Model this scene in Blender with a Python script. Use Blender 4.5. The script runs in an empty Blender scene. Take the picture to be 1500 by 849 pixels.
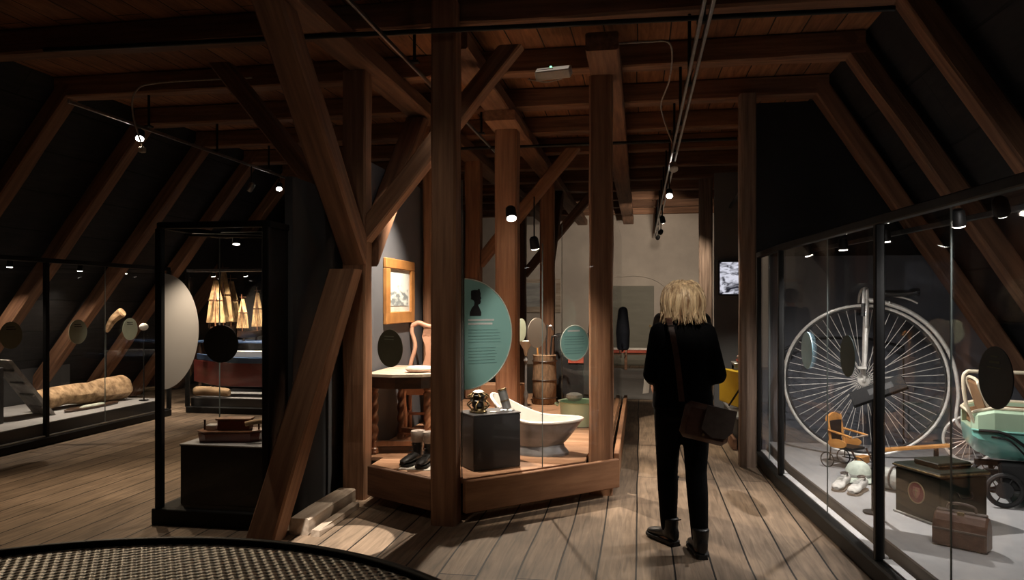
import bpy, bmesh, math, random
from math import sin, cos, pi, radians as R
from mathutils import Vector as V, Matrix as M, noise as NZ
random.seed(7)
S = bpy.context.scene
COL = S.collection

# ------------------------------------------------------------------ materials
def _nodes(name):
    m = bpy.data.materials.new(name); m.use_nodes = True
    nt = m.node_tree; b = nt.nodes['Principled BSDF']
    return m, nt, b
def N(nt, t, **kw):
    n = nt.nodes.new(t)
    for k, v in kw.items(): setattr(n, k, v)
    return n
def mat(name, col, rough=.55, metal=0., col2=None, scale=(6, 6, 6), detail=4., bump=0., emis=0., coat=0., rnd=0., spec=.5):
    m, nt, b = _nodes(name)
    b.inputs['Roughness'].default_value = rough; b.inputs['Metallic'].default_value = metal
    b.inputs['Coat Weight'].default_value = coat; b.inputs['Specular IOR Level'].default_value = spec
    c1 = (*col, 1); c2 = (*(col2 or tuple(x * .72 for x in col)), 1)
    tc = N(nt, 'ShaderNodeTexCoord'); mp = N(nt, 'ShaderNodeMapping'); mp.inputs['Scale'].default_value = scale
    nz = N(nt, 'ShaderNodeTexNoise'); nz.inputs['Scale'].default_value = 1; nz.inputs['Detail'].default_value = detail
    nz.inputs['Roughness'].default_value = .6
    L = nt.links.new
    L(tc.outputs['Object'], mp.inputs[0])
    if rnd:
        oi = N(nt, 'ShaderNodeObjectInfo'); ad = N(nt, 'ShaderNodeVectorMath', operation='ADD'); sc = N(nt, 'ShaderNodeMath', operation='MULTIPLY'); sc.inputs[1].default_value = 37.
        L(oi.outputs['Random'], sc.inputs[0]); L(mp.outputs[0], ad.inputs[0]); L(sc.outputs[0], ad.inputs[1]); L(ad.outputs[0], nz.inputs['Vector'])
    else:
        L(mp.outputs[0], nz.inputs['Vector'])
    cr = N(nt, 'ShaderNodeValToRGB'); cr.color_ramp.elements[0].position = .34; cr.color_ramp.elements[1].position = .68
    cr.color_ramp.elements[0].color = c2; cr.color_ramp.elements[1].color = c1
    L(nz.outputs['Fac'], cr.inputs[0]); out = cr.outputs[0]
    if rnd:
        hs = N(nt, 'ShaderNodeHueSaturation'); mr = N(nt, 'ShaderNodeMapRange'); mr.inputs[3].default_value = 1 - rnd; mr.inputs[4].default_value = 1 + rnd
        L(oi.outputs['Random'], mr.inputs[0]); L(mr.outputs[0], hs.inputs['Value']); L(out, hs.inputs['Color']); out = hs.outputs[0]
    L(out, b.inputs['Base Color'])
    if bump:
        bp = N(nt, 'ShaderNodeBump'); bp.inputs['Strength'].default_value = bump; bp.inputs['Distance'].default_value = .01
        L(nz.outputs['Fac'], bp.inputs['Height']); L(bp.outputs[0], b.inputs['Normal'])
    if emis:
        L(out, b.inputs['Emission Color']); b.inputs['Emission Strength'].default_value = emis
    return m
def plank_mat(name, c1, c2, gap, wide, long, along, rough=.6, bump=.5, gapw=.006):
    """boards; 'along' = axis the boards run along ('x' or 'y')"""
    m, nt, b = _nodes(name); L = nt.links.new
    tc = N(nt, 'ShaderNodeTexCoord'); sp = N(nt, 'ShaderNodeSeparateXYZ'); cb = N(nt, 'ShaderNodeCombineXYZ')
    L(tc.outputs['Object'], sp.inputs[0])
    a, o = ('Y', 'X') if along == 'y' else ('X', 'Y')
    wob = N(nt, 'ShaderNodeTexNoise'); wob.inputs['Scale'].default_value = .6; wob.inputs['Detail'].default_value = 1
    L(tc.outputs['Object'], wob.inputs['Vector'])
    wm = N(nt, 'ShaderNodeMath', operation='MULTIPLY_ADD'); wm.inputs[1].default_value = .05; L(wob.outputs['Fac'], wm.inputs[0]); L(sp.outputs[o], wm.inputs[2])
    L(sp.outputs[a], cb.inputs[0]); L(wm.outputs[0], cb.inputs[1])
    br = N(nt, 'ShaderNodeTexBrick'); br.offset = .37; br.offset_frequency = 2
    br.inputs['Scale'].default_value = 1; br.inputs['Mortar Size'].default_value = gapw; br.inputs['Mortar Smooth'].default_value = .2
    br.inputs['Brick Width'].default_value = long; br.inputs['Row Height'].default_value = wide
    br.inputs['Color1'].default_value = (*c1, 1); br.inputs['Color2'].default_value = (*c2, 1); br.inputs['Mortar'].default_value = (*gap, 1)
    br.inputs['Bias'].default_value = 0
    L(cb.outputs[0], br.inputs['Vector'])
    mp = N(nt, 'ShaderNodeMapping'); mp.inputs['Scale'].default_value = (1.3, 16, 1)
    L(cb.outputs[0], mp.inputs[0])
    nz = N(nt, 'ShaderNodeTexNoise'); nz.inputs['Scale'].default_value = 1.6; nz.inputs['Detail'].default_value = 7; nz.inputs['Distortion'].default_value = 1.2
    L(mp.outputs[0], nz.inputs['Vector'])
    n2 = N(nt, 'ShaderNodeTexNoise'); n2.inputs['Scale'].default_value = 2.2; n2.inputs['Detail'].default_value = 5; L(tc.outputs['Object'], n2.inputs['Vector'])
    mr = N(nt, 'ShaderNodeMapRange'); mr.inputs[1].default_value = .3; mr.inputs[2].default_value = .7; mr.inputs[3].default_value = .62; mr.inputs[4].default_value = 1.22
    L(nz.outputs['Fac'], mr.inputs[0])
    m2 = N(nt, 'ShaderNodeMapRange'); m2.inputs[1].default_value = .35; m2.inputs[2].default_value = .65; m2.inputs[3].default_value = .78; m2.inputs[4].default_value = 1.12
    L(n2.outputs['Fac'], m2.inputs[0])
    mu = N(nt, 'ShaderNodeMath', operation='MULTIPLY'); L(mr.outputs[0], mu.inputs[0]); L(m2.outputs[0], mu.inputs[1])
    vm = N(nt, 'ShaderNodeVectorMath', operation='SCALE'); L(br.outputs['Color'], vm.inputs[0]); L(mu.outputs[0], vm.inputs['Scale'])
    L(vm.outputs[0], b.inputs['Base Color']); b.inputs['Roughness'].default_value = rough; b.inputs['Specular IOR Level'].default_value = .35
    iv = N(nt, 'ShaderNodeMath', operation='MULTIPLY_ADD'); iv.inputs[1].default_value = -3; L(br.outputs['Fac'], iv.inputs[0]); L(nz.outputs['Fac'], iv.inputs[2])
    bp = N(nt, 'ShaderNodeBump'); bp.inputs['Strength'].default_value = bump; bp.inputs['Distance'].default_value = .006
    L(iv.outputs[0], bp.inputs['Height']); L(bp.outputs[0], b.inputs['Normal'])
    return m
def glow_mat(name, col, s):
    m, nt, b = _nodes(name); b.inputs['Base Color'].default_value = (*col, 1)
    b.inputs['Emission Color'].default_value = (*col, 1); b.inputs['Emission Strength'].default_value = s
    return m
def glass_mat(name, tint=(1, 1, 1), base=.03):
    m = bpy.data.materials.new(name); m.use_nodes = True; nt = m.node_tree
    for n in list(nt.nodes): nt.nodes.remove(n)
    L = nt.links.new
    o = N(nt, 'ShaderNodeOutputMaterial'); mx = N(nt, 'ShaderNodeMixShader'); tr = N(nt, 'ShaderNodeBsdfTransparent'); gl = N(nt, 'ShaderNodeBsdfGlossy')
    gl.inputs['Roughness'].default_value = .02; tr.inputs[0].default_value = (*tint, 1)
    lw = N(nt, 'ShaderNodeLayerWeight'); lw.inputs[0].default_value = .5
    pw = N(nt, 'ShaderNodeMath', operation='POWER'); pw.inputs[1].default_value = 5; L(lw.outputs['Facing'], pw.inputs[0])
    ma = N(nt, 'ShaderNodeMath', operation='MULTIPLY_ADD'); ma.inputs[1].default_value = .75; ma.inputs[2].default_value = base; L(pw.outputs[0], ma.inputs[0])
    L(ma.outputs[0], mx.inputs[0]); L(tr.outputs[0], mx.inputs[1]); L(gl.outputs[0], mx.inputs[2]); L(mx.outputs[0], o.inputs[0])
    return m
GR = (1.3, 24, 24)
W_OLD = mat('old_timber', (.25, .125, .068), .75, col2=(.12, .056, .03), scale=GR, detail=8, bump=.5, rnd=.22)
W_WARM = mat('warm_timber', (.36, .185, .10), .72, col2=(.19, .09, .048), scale=GR, detail=8, bump=.5, rnd=.12)
W_GREY = mat('grey_timber', (.27, .19, .14), .8, col2=(.10, .066, .045), scale=GR, detail=8, bump=.5, rnd=.15)
W_PLAT = mat('platform_pine', (.52, .30, .18), .6, col2=(.31, .16, .085), scale=(1.4, 11, 11), detail=7, bump=.25)
W_PALE = mat('pale_weathered_wood', (.55, .45, .36), .8, col2=(.3, .23, .17), scale=(2, 16, 16), detail=7, bump=.5)
W_LOG = mat('driftwood_tan', (.62, .42, .24), .85, col2=(.2, .12, .06), scale=(3, 14, 14), detail=8, bump=1.)
W_DARK = mat('dark_oak', (.07, .035, .02), .4, col2=(.03, .015, .009), scale=(3, 18, 18), detail=6, bump=.2, coat=.3)
W_WALNUT = mat('polished_walnut', (.30, .14, .07), .35, col2=(.15, .06, .03), scale=(12, 12, 3), bump=.15, coat=.3)
W_HONEY = mat('honey_wood', (.62, .30, .09), .4, col2=(.42, .18, .05), scale=(14, 4, 14), bump=.1, coat=.3)
W_PINK = mat('pale_fruitwood', (.62, .36, .25), .4, col2=(.45, .24, .16), scale=(8, 8, 3), bump=.1, coat=.3)
W_MAHOG = mat('red_mahogany', (.20, .038, .022), .35, col2=(.11, .02, .013), scale=(4, 16, 16), bump=.1, coat=.4)
W_FRAME = mat('gilt_oak_frame', (.50, .24, .075), .45, col2=(.34, .15, .045), scale=(8, 8, 8), bump=.2)
FLOOR = plank_mat('floor_boards', (.325, .235, .162), (.22, .155, .105), (.010, .007, .005), .222, 4.1, 'y', rough=.62)
CEILB = plank_mat('ceiling_boards', (.30, .135, .062), (.20, .085, .04), (.01, .006, .004), .26, 5., 'y', rough=.8)
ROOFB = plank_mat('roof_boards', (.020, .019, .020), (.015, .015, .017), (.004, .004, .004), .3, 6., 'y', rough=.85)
BLACK = mat('black_steel', (.010, .010, .010), .5, col2=(.007, .007, .007), scale=(20, 20, 20), spec=.25)
ALU = mat('pale_aluminium_strip', (.75, .75, .75), .45)
PANEL = mat('grey_partition_paint', (.062, .063, .068), .8, col2=(.052, .053, .058), scale=(3, 3, 3))
PANEL2 = mat('slate_wall_paint', (.10, .105, .12), .8, col2=(.085, .09, .105), scale=(3, 3, 3))
DARKW = mat('black_wall_paint', (.010, .010, .011), .85, col2=(.008, .008, .009), scale=(3, 3, 3))
WHITEW = mat('limewashed_wall', (.60, .53, .46), .9, col2=(.47, .41, .36), scale=(1.2, 1.2, 1.2), detail=7, bump=.4)
DOORM = mat('grey_green_door', (.20, .19, .15), .6, col2=(.17, .16, .125), scale=(2, 2, 9))
PLINW = mat('pale_plinth_top', (.34, .335, .335), .7, col2=(.29, .285, .285), scale=(5, 5, 5))
PLIND = mat('dark_plinth_paint', (.030, .030, .031), .55, col2=(.024, .024, .025), scale=(4, 4, 4))
PLING = mat('grey_plinth_face', (.055, .052, .048), .7, col2=(.042, .04, .037), scale=(4, 4, 4))
SILV = mat('brushed_steel', (.52, .52, .52), .3, 1., scale=(30, 30, 30))
NICKEL = mat('nickel_plate', (.86, .83, .78), .32, .35, col2=(.62, .59, .54), scale=(12, 12, 12))
BRASS = mat('old_brass', (.34, .25, .12), .4, .8, col2=(.08, .055, .03), scale=(30, 30, 30), bump=.3)
ZINC = mat('zinc_sheet', (.27, .27, .275), .45, .4, col2=(.17, .17, .175), scale=(6, 6, 6), bump=.1)
ENAM = mat('white_enamel', (.80, .78, .74), .3, col2=(.70, .68, .64), scale=(4, 4, 4), coat=.3)
RUBB = mat('black_rubber', (.02, .02, .02), .7)
LEATHB = mat('black_leather', (.018, .017, .017), .42, scale=(30, 30, 30), bump=.3)
LEATHN = mat('brown_leather', (.12, .055, .034), .45, col2=(.07, .03, .02), scale=(22, 22, 22), bump=.3)
LEATHG = mat('taupe_leather', (.10, .075, .062), .5, col2=(.075, .054, .045), scale=(22, 22, 22), bump=.2)
BOOTG = mat('boot_lining_canvas', (.55, .47, .42), .8, scale=(40, 40, 40), bump=.2)
TEAL = mat('teal_print', (.30, .57, .53), .5, col2=(.28, .54, .50), scale=(2, 2, 2))
TEALE = mat('pale_disc_edge', (.68, .78, .70), .4)
OLIVE = mat('olive_print', (.18, .18, .12), .6, scale=(3, 3, 3))
SLATE = mat('slate_print', (.09, .125, .15), .6, scale=(3, 3, 3))
DKGRN = mat('dark_green_print', (.07, .115, .11), .6, scale=(3, 3, 3))
BLUEP = mat('sky_blue_print', (.45, .74, .88), .5, scale=(3, 3, 3))
SAGE = mat('sage_print', (.46, .50, .37), .6, scale=(3, 3, 3))
CHAR = mat('charcoal_print', (.030, .029, .026), .7, scale=(3, 3, 3))
CREAMP = mat('cream_print', (.60, .55, .49), .6, col2=(.55, .5, .44), scale=(2, 2, 2))
INK = mat('black_ink', (.012, .012, .014), .6)
WTXT = mat('white_lettering', (.85, .88, .85), .5)
FTXT = mat('faint_lettering', (.24, .47, .45), .5)
GTXT = mat('grey_green_lettering', (.16, .20, .16), .6)
PAPER = mat('white_mount_paper', (.80, .77, .70), .7)
GLASS = glass_mat('clear_glass', base=.02)
GEDGE = mat('glass_edge', (.22, .26, .25), .45, spec=.3)
LENS = glow_mat('lit_lamp_lens', (1., .93, .82), 28.)
LENS2 = glow_mat('lit_puck_lens', (1., .93, .84), 9.)
SKIN = mat('skin', (.62, .36, .26), .5, col2=(.55, .30, .21), scale=(9, 9, 9))
BLKCLOTH = mat('black_knit', (.0055, .0055, .006), .95, scale=(60, 60, 60), bump=.3, spec=.08)
BLKTROU = mat('black_trouser_cloth', (.006, .006, .0065), .9, scale=(60, 60, 60), bump=.2, spec=.1)
NAVY = mat('navy_jacket_cloth', (.012, .016, .028), .85, scale=(60, 60, 60), bump=.3)
COATB = mat('dark_brown_coat_cloth', (.022, .017, .015), .9, scale=(60, 60, 60), bump=.3)
BLONDE = mat('blonde_hair', (.92, .70, .42), .45, col2=(.20, .10, .045), scale=(42, 42, 5), detail=5, bump=.4)
GREYH = mat('grey_hair', (.42, .38, .35), .55, col2=(.25, .22, .2), scale=(30, 30, 6), bump=.3)
BRNH = mat('brown_hair', (.12, .065, .035), .5, scale=(30, 30, 6), bump=.3)
GRN1 = mat('pale_green_enamel', (.42, .56, .40), .3, col2=(.38, .52, .37), scale=(3, 3, 3), coat=.5)
GRN2 = mat('turquoise_enamel', (.16, .40, .34), .3, col2=(.14, .36, .31), scale=(3, 3, 3), coat=.5)
CREAM = mat('cream_enamel', (.68, .60, .44), .35, col2=(.6, .52, .38), scale=(5, 5, 5))
BROWNL = mat('brown_lining', (.22, .12, .05), .6, col2=(.14, .07, .03), scale=(12, 12, 12), bump=.3)
TRUNKG = mat('bottle_green_paint', (.008, .012, .008), .5, col2=(.006, .010, .006), scale=(7, 7, 7), spec=.15)
REDE = mat('dull_red_emblem', (.22, .035, .04), .5)
GOLDE = mat('dull_gold_line', (.42, .30, .17), .45)
SHOEW = mat('white_canvas', (.72, .69, .64), .75, scale=(40, 40, 40), bump=.2)
LINEN = mat('grey_linen', (.42, .42, .38), .85, col2=(.33, .33, .3), scale=(30, 30, 30), bump=.3)
PALEG = mat('pale_green_felt', (.62, .68, .58), .85, scale=(20, 20, 20), bump=.2)
SAIL = mat('tan_sailcloth', (.66, .46, .22), .85, col2=(.22, .13, .06), scale=(9, 9, 7), bump=.3)
REDH = mat('dull_red_hull_paint', (.22, .035, .03), .5, col2=(.15, .025, .02), scale=(4, 12, 12))
BLUEH = mat('blue_hull_paint', (.06, .11, .22), .5, col2=(.045, .08, .17), scale=(4, 12, 12))
PINKC = mat('pink_linen_cushion', (.66, .48, .42), .85, scale=(30, 30, 30), bump=.2)
CONC = mat('carved_stone', (.48, .45, .42), .9, col2=(.26, .24, .22), scale=(9, 9, 9), detail=8, bump=1.)
YELL = mat('yellow_boat_paint', (.85, .58, .05), .45, col2=(.72, .46, .03), scale=(3, 3, 3))
REDC = mat('red_cloth', (.50, .10, .06), .8, scale=(12, 12, 12))
BARREL = mat('wicker_barrel', (.34, .22, .13), .8, col2=(.16, .1, .06), scale=(40, 40, 12), bump=.6)
GREENL = glow_mat('green_indicator', (.15, 1., .35), 5.)
LAMPW = mat('white_housing', (.60, .55, .48), .5)
SCRB = mat('black_bezel', (.012, .012, .012), .4)

def screen_mat():
    m, nt, b = _nodes('screen_picture'); L = nt.links.new
    tc = N(nt, 'ShaderNodeTexCoord'); mp = N(nt, 'ShaderNodeMapping'); mp.inputs['Scale'].default_value = (7, 1, 14)
    nz = N(nt, 'ShaderNodeTexNoise'); nz.inputs['Scale'].default_value = 1; nz.inputs['Detail'].default_value = 5; nz.inputs['Distortion'].default_value = 1.5
    L(tc.outputs['Object'], mp.inputs[0]); L(mp.outputs[0], nz.inputs['Vector'])
    cr = N(nt, 'ShaderNodeValToRGB'); e = cr.color_ramp.elements; e[0].position = .38; e[0].color = (.02, .02, .03, 1); e[1].position = .56; e[1].color = (.75, .75, .85, 1)
    L(nz.outputs['Fac'], cr.inputs[0]); L(cr.outputs[0], b.inputs['Emission Color']); b.inputs['Emission Strength'].default_value = .9
    b.inputs['Base Color'].default_value = (.02, .02, .02, 1)
    return m
SCREEN = screen_mat()
def etching_mat():
    m, nt, b = _nodes('harbour_etching'); L = nt.links.new
    tc = N(nt, 'ShaderNodeTexCoord'); sp = N(nt, 'ShaderNodeSeparateXYZ'); L(tc.outputs['Object'], sp.inputs[0])
    mp = N(nt, 'ShaderNodeMapping'); mp.inputs['Scale'].default_value = (1, 9, 26)
    nz = N(nt, 'ShaderNodeTexNoise'); nz.inputs['Scale'].default_value = 1; nz.inputs['Detail'].default_value = 6
    L(tc.outputs['Object'], mp.inputs[0]); L(mp.outputs[0], nz.inputs['Vector'])
    mr = N(nt, 'ShaderNodeMapRange'); mr.inputs[1].default_value = .06; mr.inputs[2].default_value = -.05; mr.inputs[3].default_value = 0; mr.inputs[4].default_value = .24
    L(sp.outputs['Z'], mr.inputs[0])
    sb = N(nt, 'ShaderNodeMath', operation='SUBTRACT'); L(nz.outputs['Fac'], sb.inputs[0]); L(mr.outputs[0], sb.inputs[1])
    cr = N(nt, 'ShaderNodeValToRGB'); e = cr.color_ramp.elements; e[0].position = .22; e[0].color = (.24, .28, .30, 1); e[1].position = .38; e[1].color = (.72, .80, .80, 1)
    L(sb.outputs[0], cr.inputs[0]); L(cr.outputs[0], b.inputs['Base Color']); b.inputs['Roughness'].default_value = .6
    return m
ETCH = etching_mat()
def mesh_top_mat():
    """woven expanded-metal sheet: rows of dark lens-shaped holes"""
    m, nt, b = _nodes('perforated_metal'); L = nt.links.new
    tc = N(nt, 'ShaderNodeTexCoord'); mp = N(nt, 'ShaderNodeMapping'); mp.inputs['Scale'].default_value = (52, 52, 1); mp.inputs['Rotation'].default_value = (0, 0, R(9))
    L(tc.outputs['Object'], mp.inputs[0]); sp = N(nt, 'ShaderNodeSeparateXYZ'); L(mp.outputs[0], sp.inputs[0])
    def mth(op, a, bb=None):
        n = N(nt, 'ShaderNodeMath', operation=op)
        for i, x in enumerate((a, bb)):
            if x is None: continue
            if isinstance(x, (int, float)): n.inputs[i].default_value = x
            else: L(x, n.inputs[i])
        return n.outputs[0]
    u = mth('SINE', mth('MULTIPLY', sp.outputs['X'], pi)); v = mth('SINE', mth('MULTIPLY', sp.outputs['Y'], pi))
    h = mth('MULTIPLY', u, v)
    cr = N(nt, 'ShaderNodeValToRGB'); e = cr.color_ramp.elements; e[0].position = .42; e[0].color = (.62, .58, .50, 1); e[1].position = .6; e[1].color = (.008, .008, .008, 1)
    L(h, cr.inputs[0]); L(cr.outputs[0], b.inputs['Base Color'])
    b.inputs['Metallic'].default_value = .4; b.inputs['Roughness'].default_value = .4
    bp = N(nt, 'ShaderNodeBump'); bp.inputs['Strength'].default_value = .6; bp.inputs['Distance'].default_value = .006; bp.invert = True
    L(h, bp.inputs['Height']); L(bp.outputs[0], b.inputs['Normal'])
    return m
MESHTOP = mesh_top_mat()

# ------------------------------------------------------------------ mesh builder
def frame(d, up=V((0, 0, 1))):
    d = V(d).normalized(); up = V(up)
    if abs(d.dot(up)) > .99: up = V((0, 1, 0)) if abs(d.y) < .9 else V((1, 0, 0))
    a = up.cross(d).normalized(); b = d.cross(a).normalized()
    return a, b
class MB:
    def __init__(s): s.v = []; s.f = []
    def add(s, vs, fs, m=None):
        o = len(s.v); s.v += [tuple(m @ V(p)) if m is not None else tuple(p) for p in vs]
        s.f += [tuple(i + o for i in f) for f in fs]; return s
    def box(s, c, d, m=None, b=None):
        """chamfered box, centre c, size d"""
        x, y, z = (k / 2 for k in d)
        if b is None: b = min(.006, min(d) * .18)
        bm = bmesh.new(); bmesh.ops.create_cube(bm, size=1)
        for q in bm.verts: q.co = V((q.co.x * d[0], q.co.y * d[1], q.co.z * d[2]))
        if b > 0: bmesh.ops.bevel(bm, geom=bm.edges[:], offset=b, segments=1, affect='EDGES')
        vs = [q.co + V(c) for q in bm.verts]; bm.verts.index_update()
        fs = [[q.index for q in f.verts] for f in bm.faces]; bm.free()
        return s.add(vs, fs, m)
    def loft(s, rings, caps=True, m=None, close=True):
        n = len(rings[0]); vs = [p for r in rings for p in r]; fs = []
        for i in range(len(rings) - 1):
            for j in range(n if close else n - 1):
                k = (j + 1) % n; fs.append((i * n + j, i * n + k, (i + 1) * n + k, (i + 1) * n + j))
        if caps: fs.append(tuple(range(n))[::-1]); fs.append(tuple((len(rings) - 1) * n + j for j in range(n)))
        return s.add(vs, fs, m)
    def lathe(s, prof, n=24, c=(0, 0, 0), m=None, sx=1, sy=1):
        return s.loft([[(c[0] + r * sx * cos(2 * pi * j / n), c[1] + r * sy * sin(2 * pi * j / n), c[2] + z) for j in range(n)] for r, z in prof], True, m)
    def tube(s, pts, r, n=8, closed=False, m=None):
        pts = [V(p) for p in pts]; k = len(pts); rings = []; up = V((0, 0, 1)); pa = None
        for i, p in enumerate(pts):
            d = (pts[(i + 1) % k] - pts[i - 1]) if closed else (pts[min(i + 1, k - 1)] - pts[max(i - 1, 0)])
            if pa is None: a, b = frame(d)
            else:
                dn = d.normalized(); a = (pa - dn * pa.dot(dn)).normalized(); b = dn.cross(a)
            pa = a; rr = r[i] if isinstance(r, (list, tuple)) else r
            rings.append([p + a * rr * cos(2 * pi * j / n) + b * rr * sin(2 * pi * j / n) for j in range(n)])
        if closed: rings.append(rings[0])
        return s.loft(rings, not closed, m)
    def cyl(s, p0, p1, r0, r1=None, n=16, m=None):
        return s.tube([p0, p1], [r0, r0 if r1 is None else r1], n, m=m)
    def bar(s, p0, p1, w, h, up=(0, 0, 1), m=None):
        p0, p1 = V(p0), V(p1); a, b = frame(p1 - p0, up); c = min(w, h) * .12
        o = [(-w / 2 + c, -h / 2), (w / 2 - c, -h / 2), (w / 2, -h / 2 + c), (w / 2, h / 2 - c), (w / 2 - c, h / 2), (-w / 2 + c, h / 2), (-w / 2, h / 2 - c), (-w / 2, -h / 2 + c)]
        return s.loft([[p + a * x + b * y for x, y in o] for p in (p0, p1)], True, m)
    def ell(s, c, r, nu=16, nv=10, m=None):
        rings = []
        for i in range(nv + 1):
            t = -pi / 2 + pi * (i + .001 if i == 0 else i - .001 if i == nv else i) / nv
            rings.append([(c[0] + r[0] * cos(t) * cos(2 * pi * j / nu), c[1] + r[1] * cos(t) * sin(2 * pi * j / nu), c[2] + r[2] * sin(t)) for j in range(nu)])
        return s.loft(rings, True, m)
    def cap(s, p0, p1, r0, r1, n=12):
        """capsule with rounded ends"""
        p0, p1 = V(p0), V(p1); d = (p1 - p0); L = d.length; d.normalize(); pts = []; rs = []
        for k in range(4): t = pi / 2 * (1 - k / 3.5); pts.append(p0 - d * r0 * sin(t)); rs.append(max(r0 * cos(t), r0 * .05))
        pts.append(p0.copy()); rs.append(r0); pts.append(p1.copy()); rs.append(r1)
        for k in range(4): t = pi / 2 * (k + .5) / 3.5; pts.append(p1 + d * r1 * sin(t)); rs.append(max(r1 * cos(t), r1 * .05))
        a, b = frame(d)
        return s.loft([[p + a * q * cos(2 * pi * j / n) + b * q * sin(2 * pi * j / n) for j in range(n)] for p, q in zip(pts, rs)])
    def prism(s, poly, t, m):
        """2-D outline in local XZ plane, thickness t in local Y (0..t), matrix m"""
        return s.loft([[(x, 0, z) for x, z in poly], [(x, t, z) for x, z in poly]], True, m)
    def build(s, name, mt, parent=None, smooth=False):
        me = bpy.data.meshes.new(name); me.from_pydata(s.v, [], s.f); me.update()
        bm = bmesh.new(); bm.from_mesh(me); bmesh.ops.recalc_face_normals(bm, faces=bm.faces[:]); bm.to_mesh(me); bm.free()
        me.materials.append(mt)
        if smooth:
            for p in me.polygons: p.use_smooth = True
            try: me.set_sharp_from_angle(angle=R(38))
            except Exception: pass
        o = bpy.data.objects.new(name, me); COL.objects.link(o)
        if parent is not None: o.parent = parent
        return o
def tag(o, label, cat, group=None, kind=None):
    o['label'] = label; o['category'] = cat
    if group: o['group'] = group
    if kind: o['kind'] = kind
    return o
def thing(name, label, cat, loc=(0, 0, 0), rz=0., group=None):
    o = bpy.data.objects.new(name, None); COL.objects.link(o); o.location = loc; o.rotation_euler = (0, 0, rz); o.empty_display_size = .1
    return tag(o, label, cat, group)
def struct(o, label=None):
    o['kind'] = 'structure'
    if label: o['label'] = label
    return o
def kids(o): return [c for c in COL.objects if c.parent == o]
def dup(root, loc, rz, label, group=None):
    def rec(o, par):
        c = o.copy(); COL.objects.link(c); c.parent = par
        for k in children.get(o.name, []): rec(k, c)
        return c
    children = {}
    for o in COL.objects:
        if o.parent: children.setdefault(o.parent.name, []).append(o)
    r = rec(root, None); r.location = loc; r.rotation_euler = (0, 0, rz); r['label'] = label
    if group: r['group'] = group
    return r
def fuse(o, vox, it=3, fac=.6):
    md = o.modifiers.new('join', 'REMESH'); md.mode = 'VOXEL'; md.voxel_size = vox; md.use_smooth_shade = True
    sm = o.modifiers.new('soft', 'SMOOTH'); sm.iterations = it; sm.factor = fac
    dg = bpy.context.evaluated_depsgraph_get(); me = bpy.data.meshes.new_from_object(o.evaluated_get(dg))
    o.modifiers.clear(); mt = o.data.materials[0]; o.data = me
    if not me.materials: me.materials.append(mt)
    return o
def circ(r, n=40, a0=0, a1=2 * pi):
    return [(r * cos(a0 + (a1 - a0) * k / n), r * sin(a0 + (a1 - a0) * k / n)) for k in range(n)]

# ------------------------------------------------------------------ camera
yaw = math.atan(188 / 1083)
cam = bpy.data.cameras.new('camera'); co = bpy.data.objects.new('camera', cam); COL.objects.link(co)
co.location = (0, 0, 1.55); co.rotation_euler = (R(90), 0, yaw)
cam.sensor_width = 36; cam.lens = 36 * 1083 / 1500; cam.shift_y = 18.5 / 1500; cam.clip_start = .02
S.camera = co

# ------------------------------------------------------------------ room shell
ZC, ZJ, ZB = 3.72, 3.52, 3.38     # ceiling boards, joist undersides, beam undersides
KR, KL, SR, SL = 1.66, -5.45, 1.55, 1.28
def rx(z): return KR + (3.5 - z) / SR
def lx(z): return KL - (3.5 - z) / SL
def plane_box(x0, x1, y0, y1, z0, z1): return MB().box(((x0 + x1) / 2, (y0 + y1) / 2, (z0 + z1) / 2), (x1 - x0, y1 - y0, z1 - z0), b=0)
struct(plane_box(-8.9, 4.6, -3, 18.7, -.12, 0).build('floor', FLOOR))
struct(plane_box(KL - .4, KR + .4, -3, 18.7, ZC, ZC + .05).build('ceiling', CEILB))
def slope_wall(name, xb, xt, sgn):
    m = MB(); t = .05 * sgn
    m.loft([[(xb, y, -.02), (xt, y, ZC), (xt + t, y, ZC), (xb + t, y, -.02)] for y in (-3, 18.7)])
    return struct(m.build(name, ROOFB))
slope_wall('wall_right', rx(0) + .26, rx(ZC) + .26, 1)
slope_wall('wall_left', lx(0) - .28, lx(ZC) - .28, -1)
struct(plane_box(-8.9, 4.6, 18.5, 18.65, 0, ZC).build('wall_back', WHITEW))
struct(plane_box(-8.9, 4.6, -3.15, -3, 0, ZC).build('wall_front', DARKW))
# right-hand black end wall behind the tall bicycle (cut to the roof slope)
m = MB(); m.loft([[(1.1, y, 0), (rx(0) + .2, y, 0), (rx(ZJ) + .2, y, ZJ), (1.1, y, ZJ)] for y in (7.62, 7.70)])
struct(m.build('wall_right_end', DARKW))
# lower end wall as a lighter panel, lamplight put into its colour
m = MB(); m.loft([[(1.14, y, .0), (rx(0) + .15, y, 0), (rx(2.0) + .15, y, 2.0), (1.14, y, 2.0)] for y in (7.555, 7.615)])
struct(m.build('wall_end_lit_part', PANEL2))
# partition beside the central showcase and the wall that carries the picture
struct(plane_box(-2.53, -2.47, 4.98, 10.2, .0, 2.46).build('wall_partition', PANEL))
struct(plane_box(-2.385, -2.27, 5.75, 10.2, .0, 2.75).build('wall_picture_side', PANEL2))
struct(plane_box(.93, 3.0, 9.7, 9.78, 0, 3.2).build('wall_screen_side', PANEL2))
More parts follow.
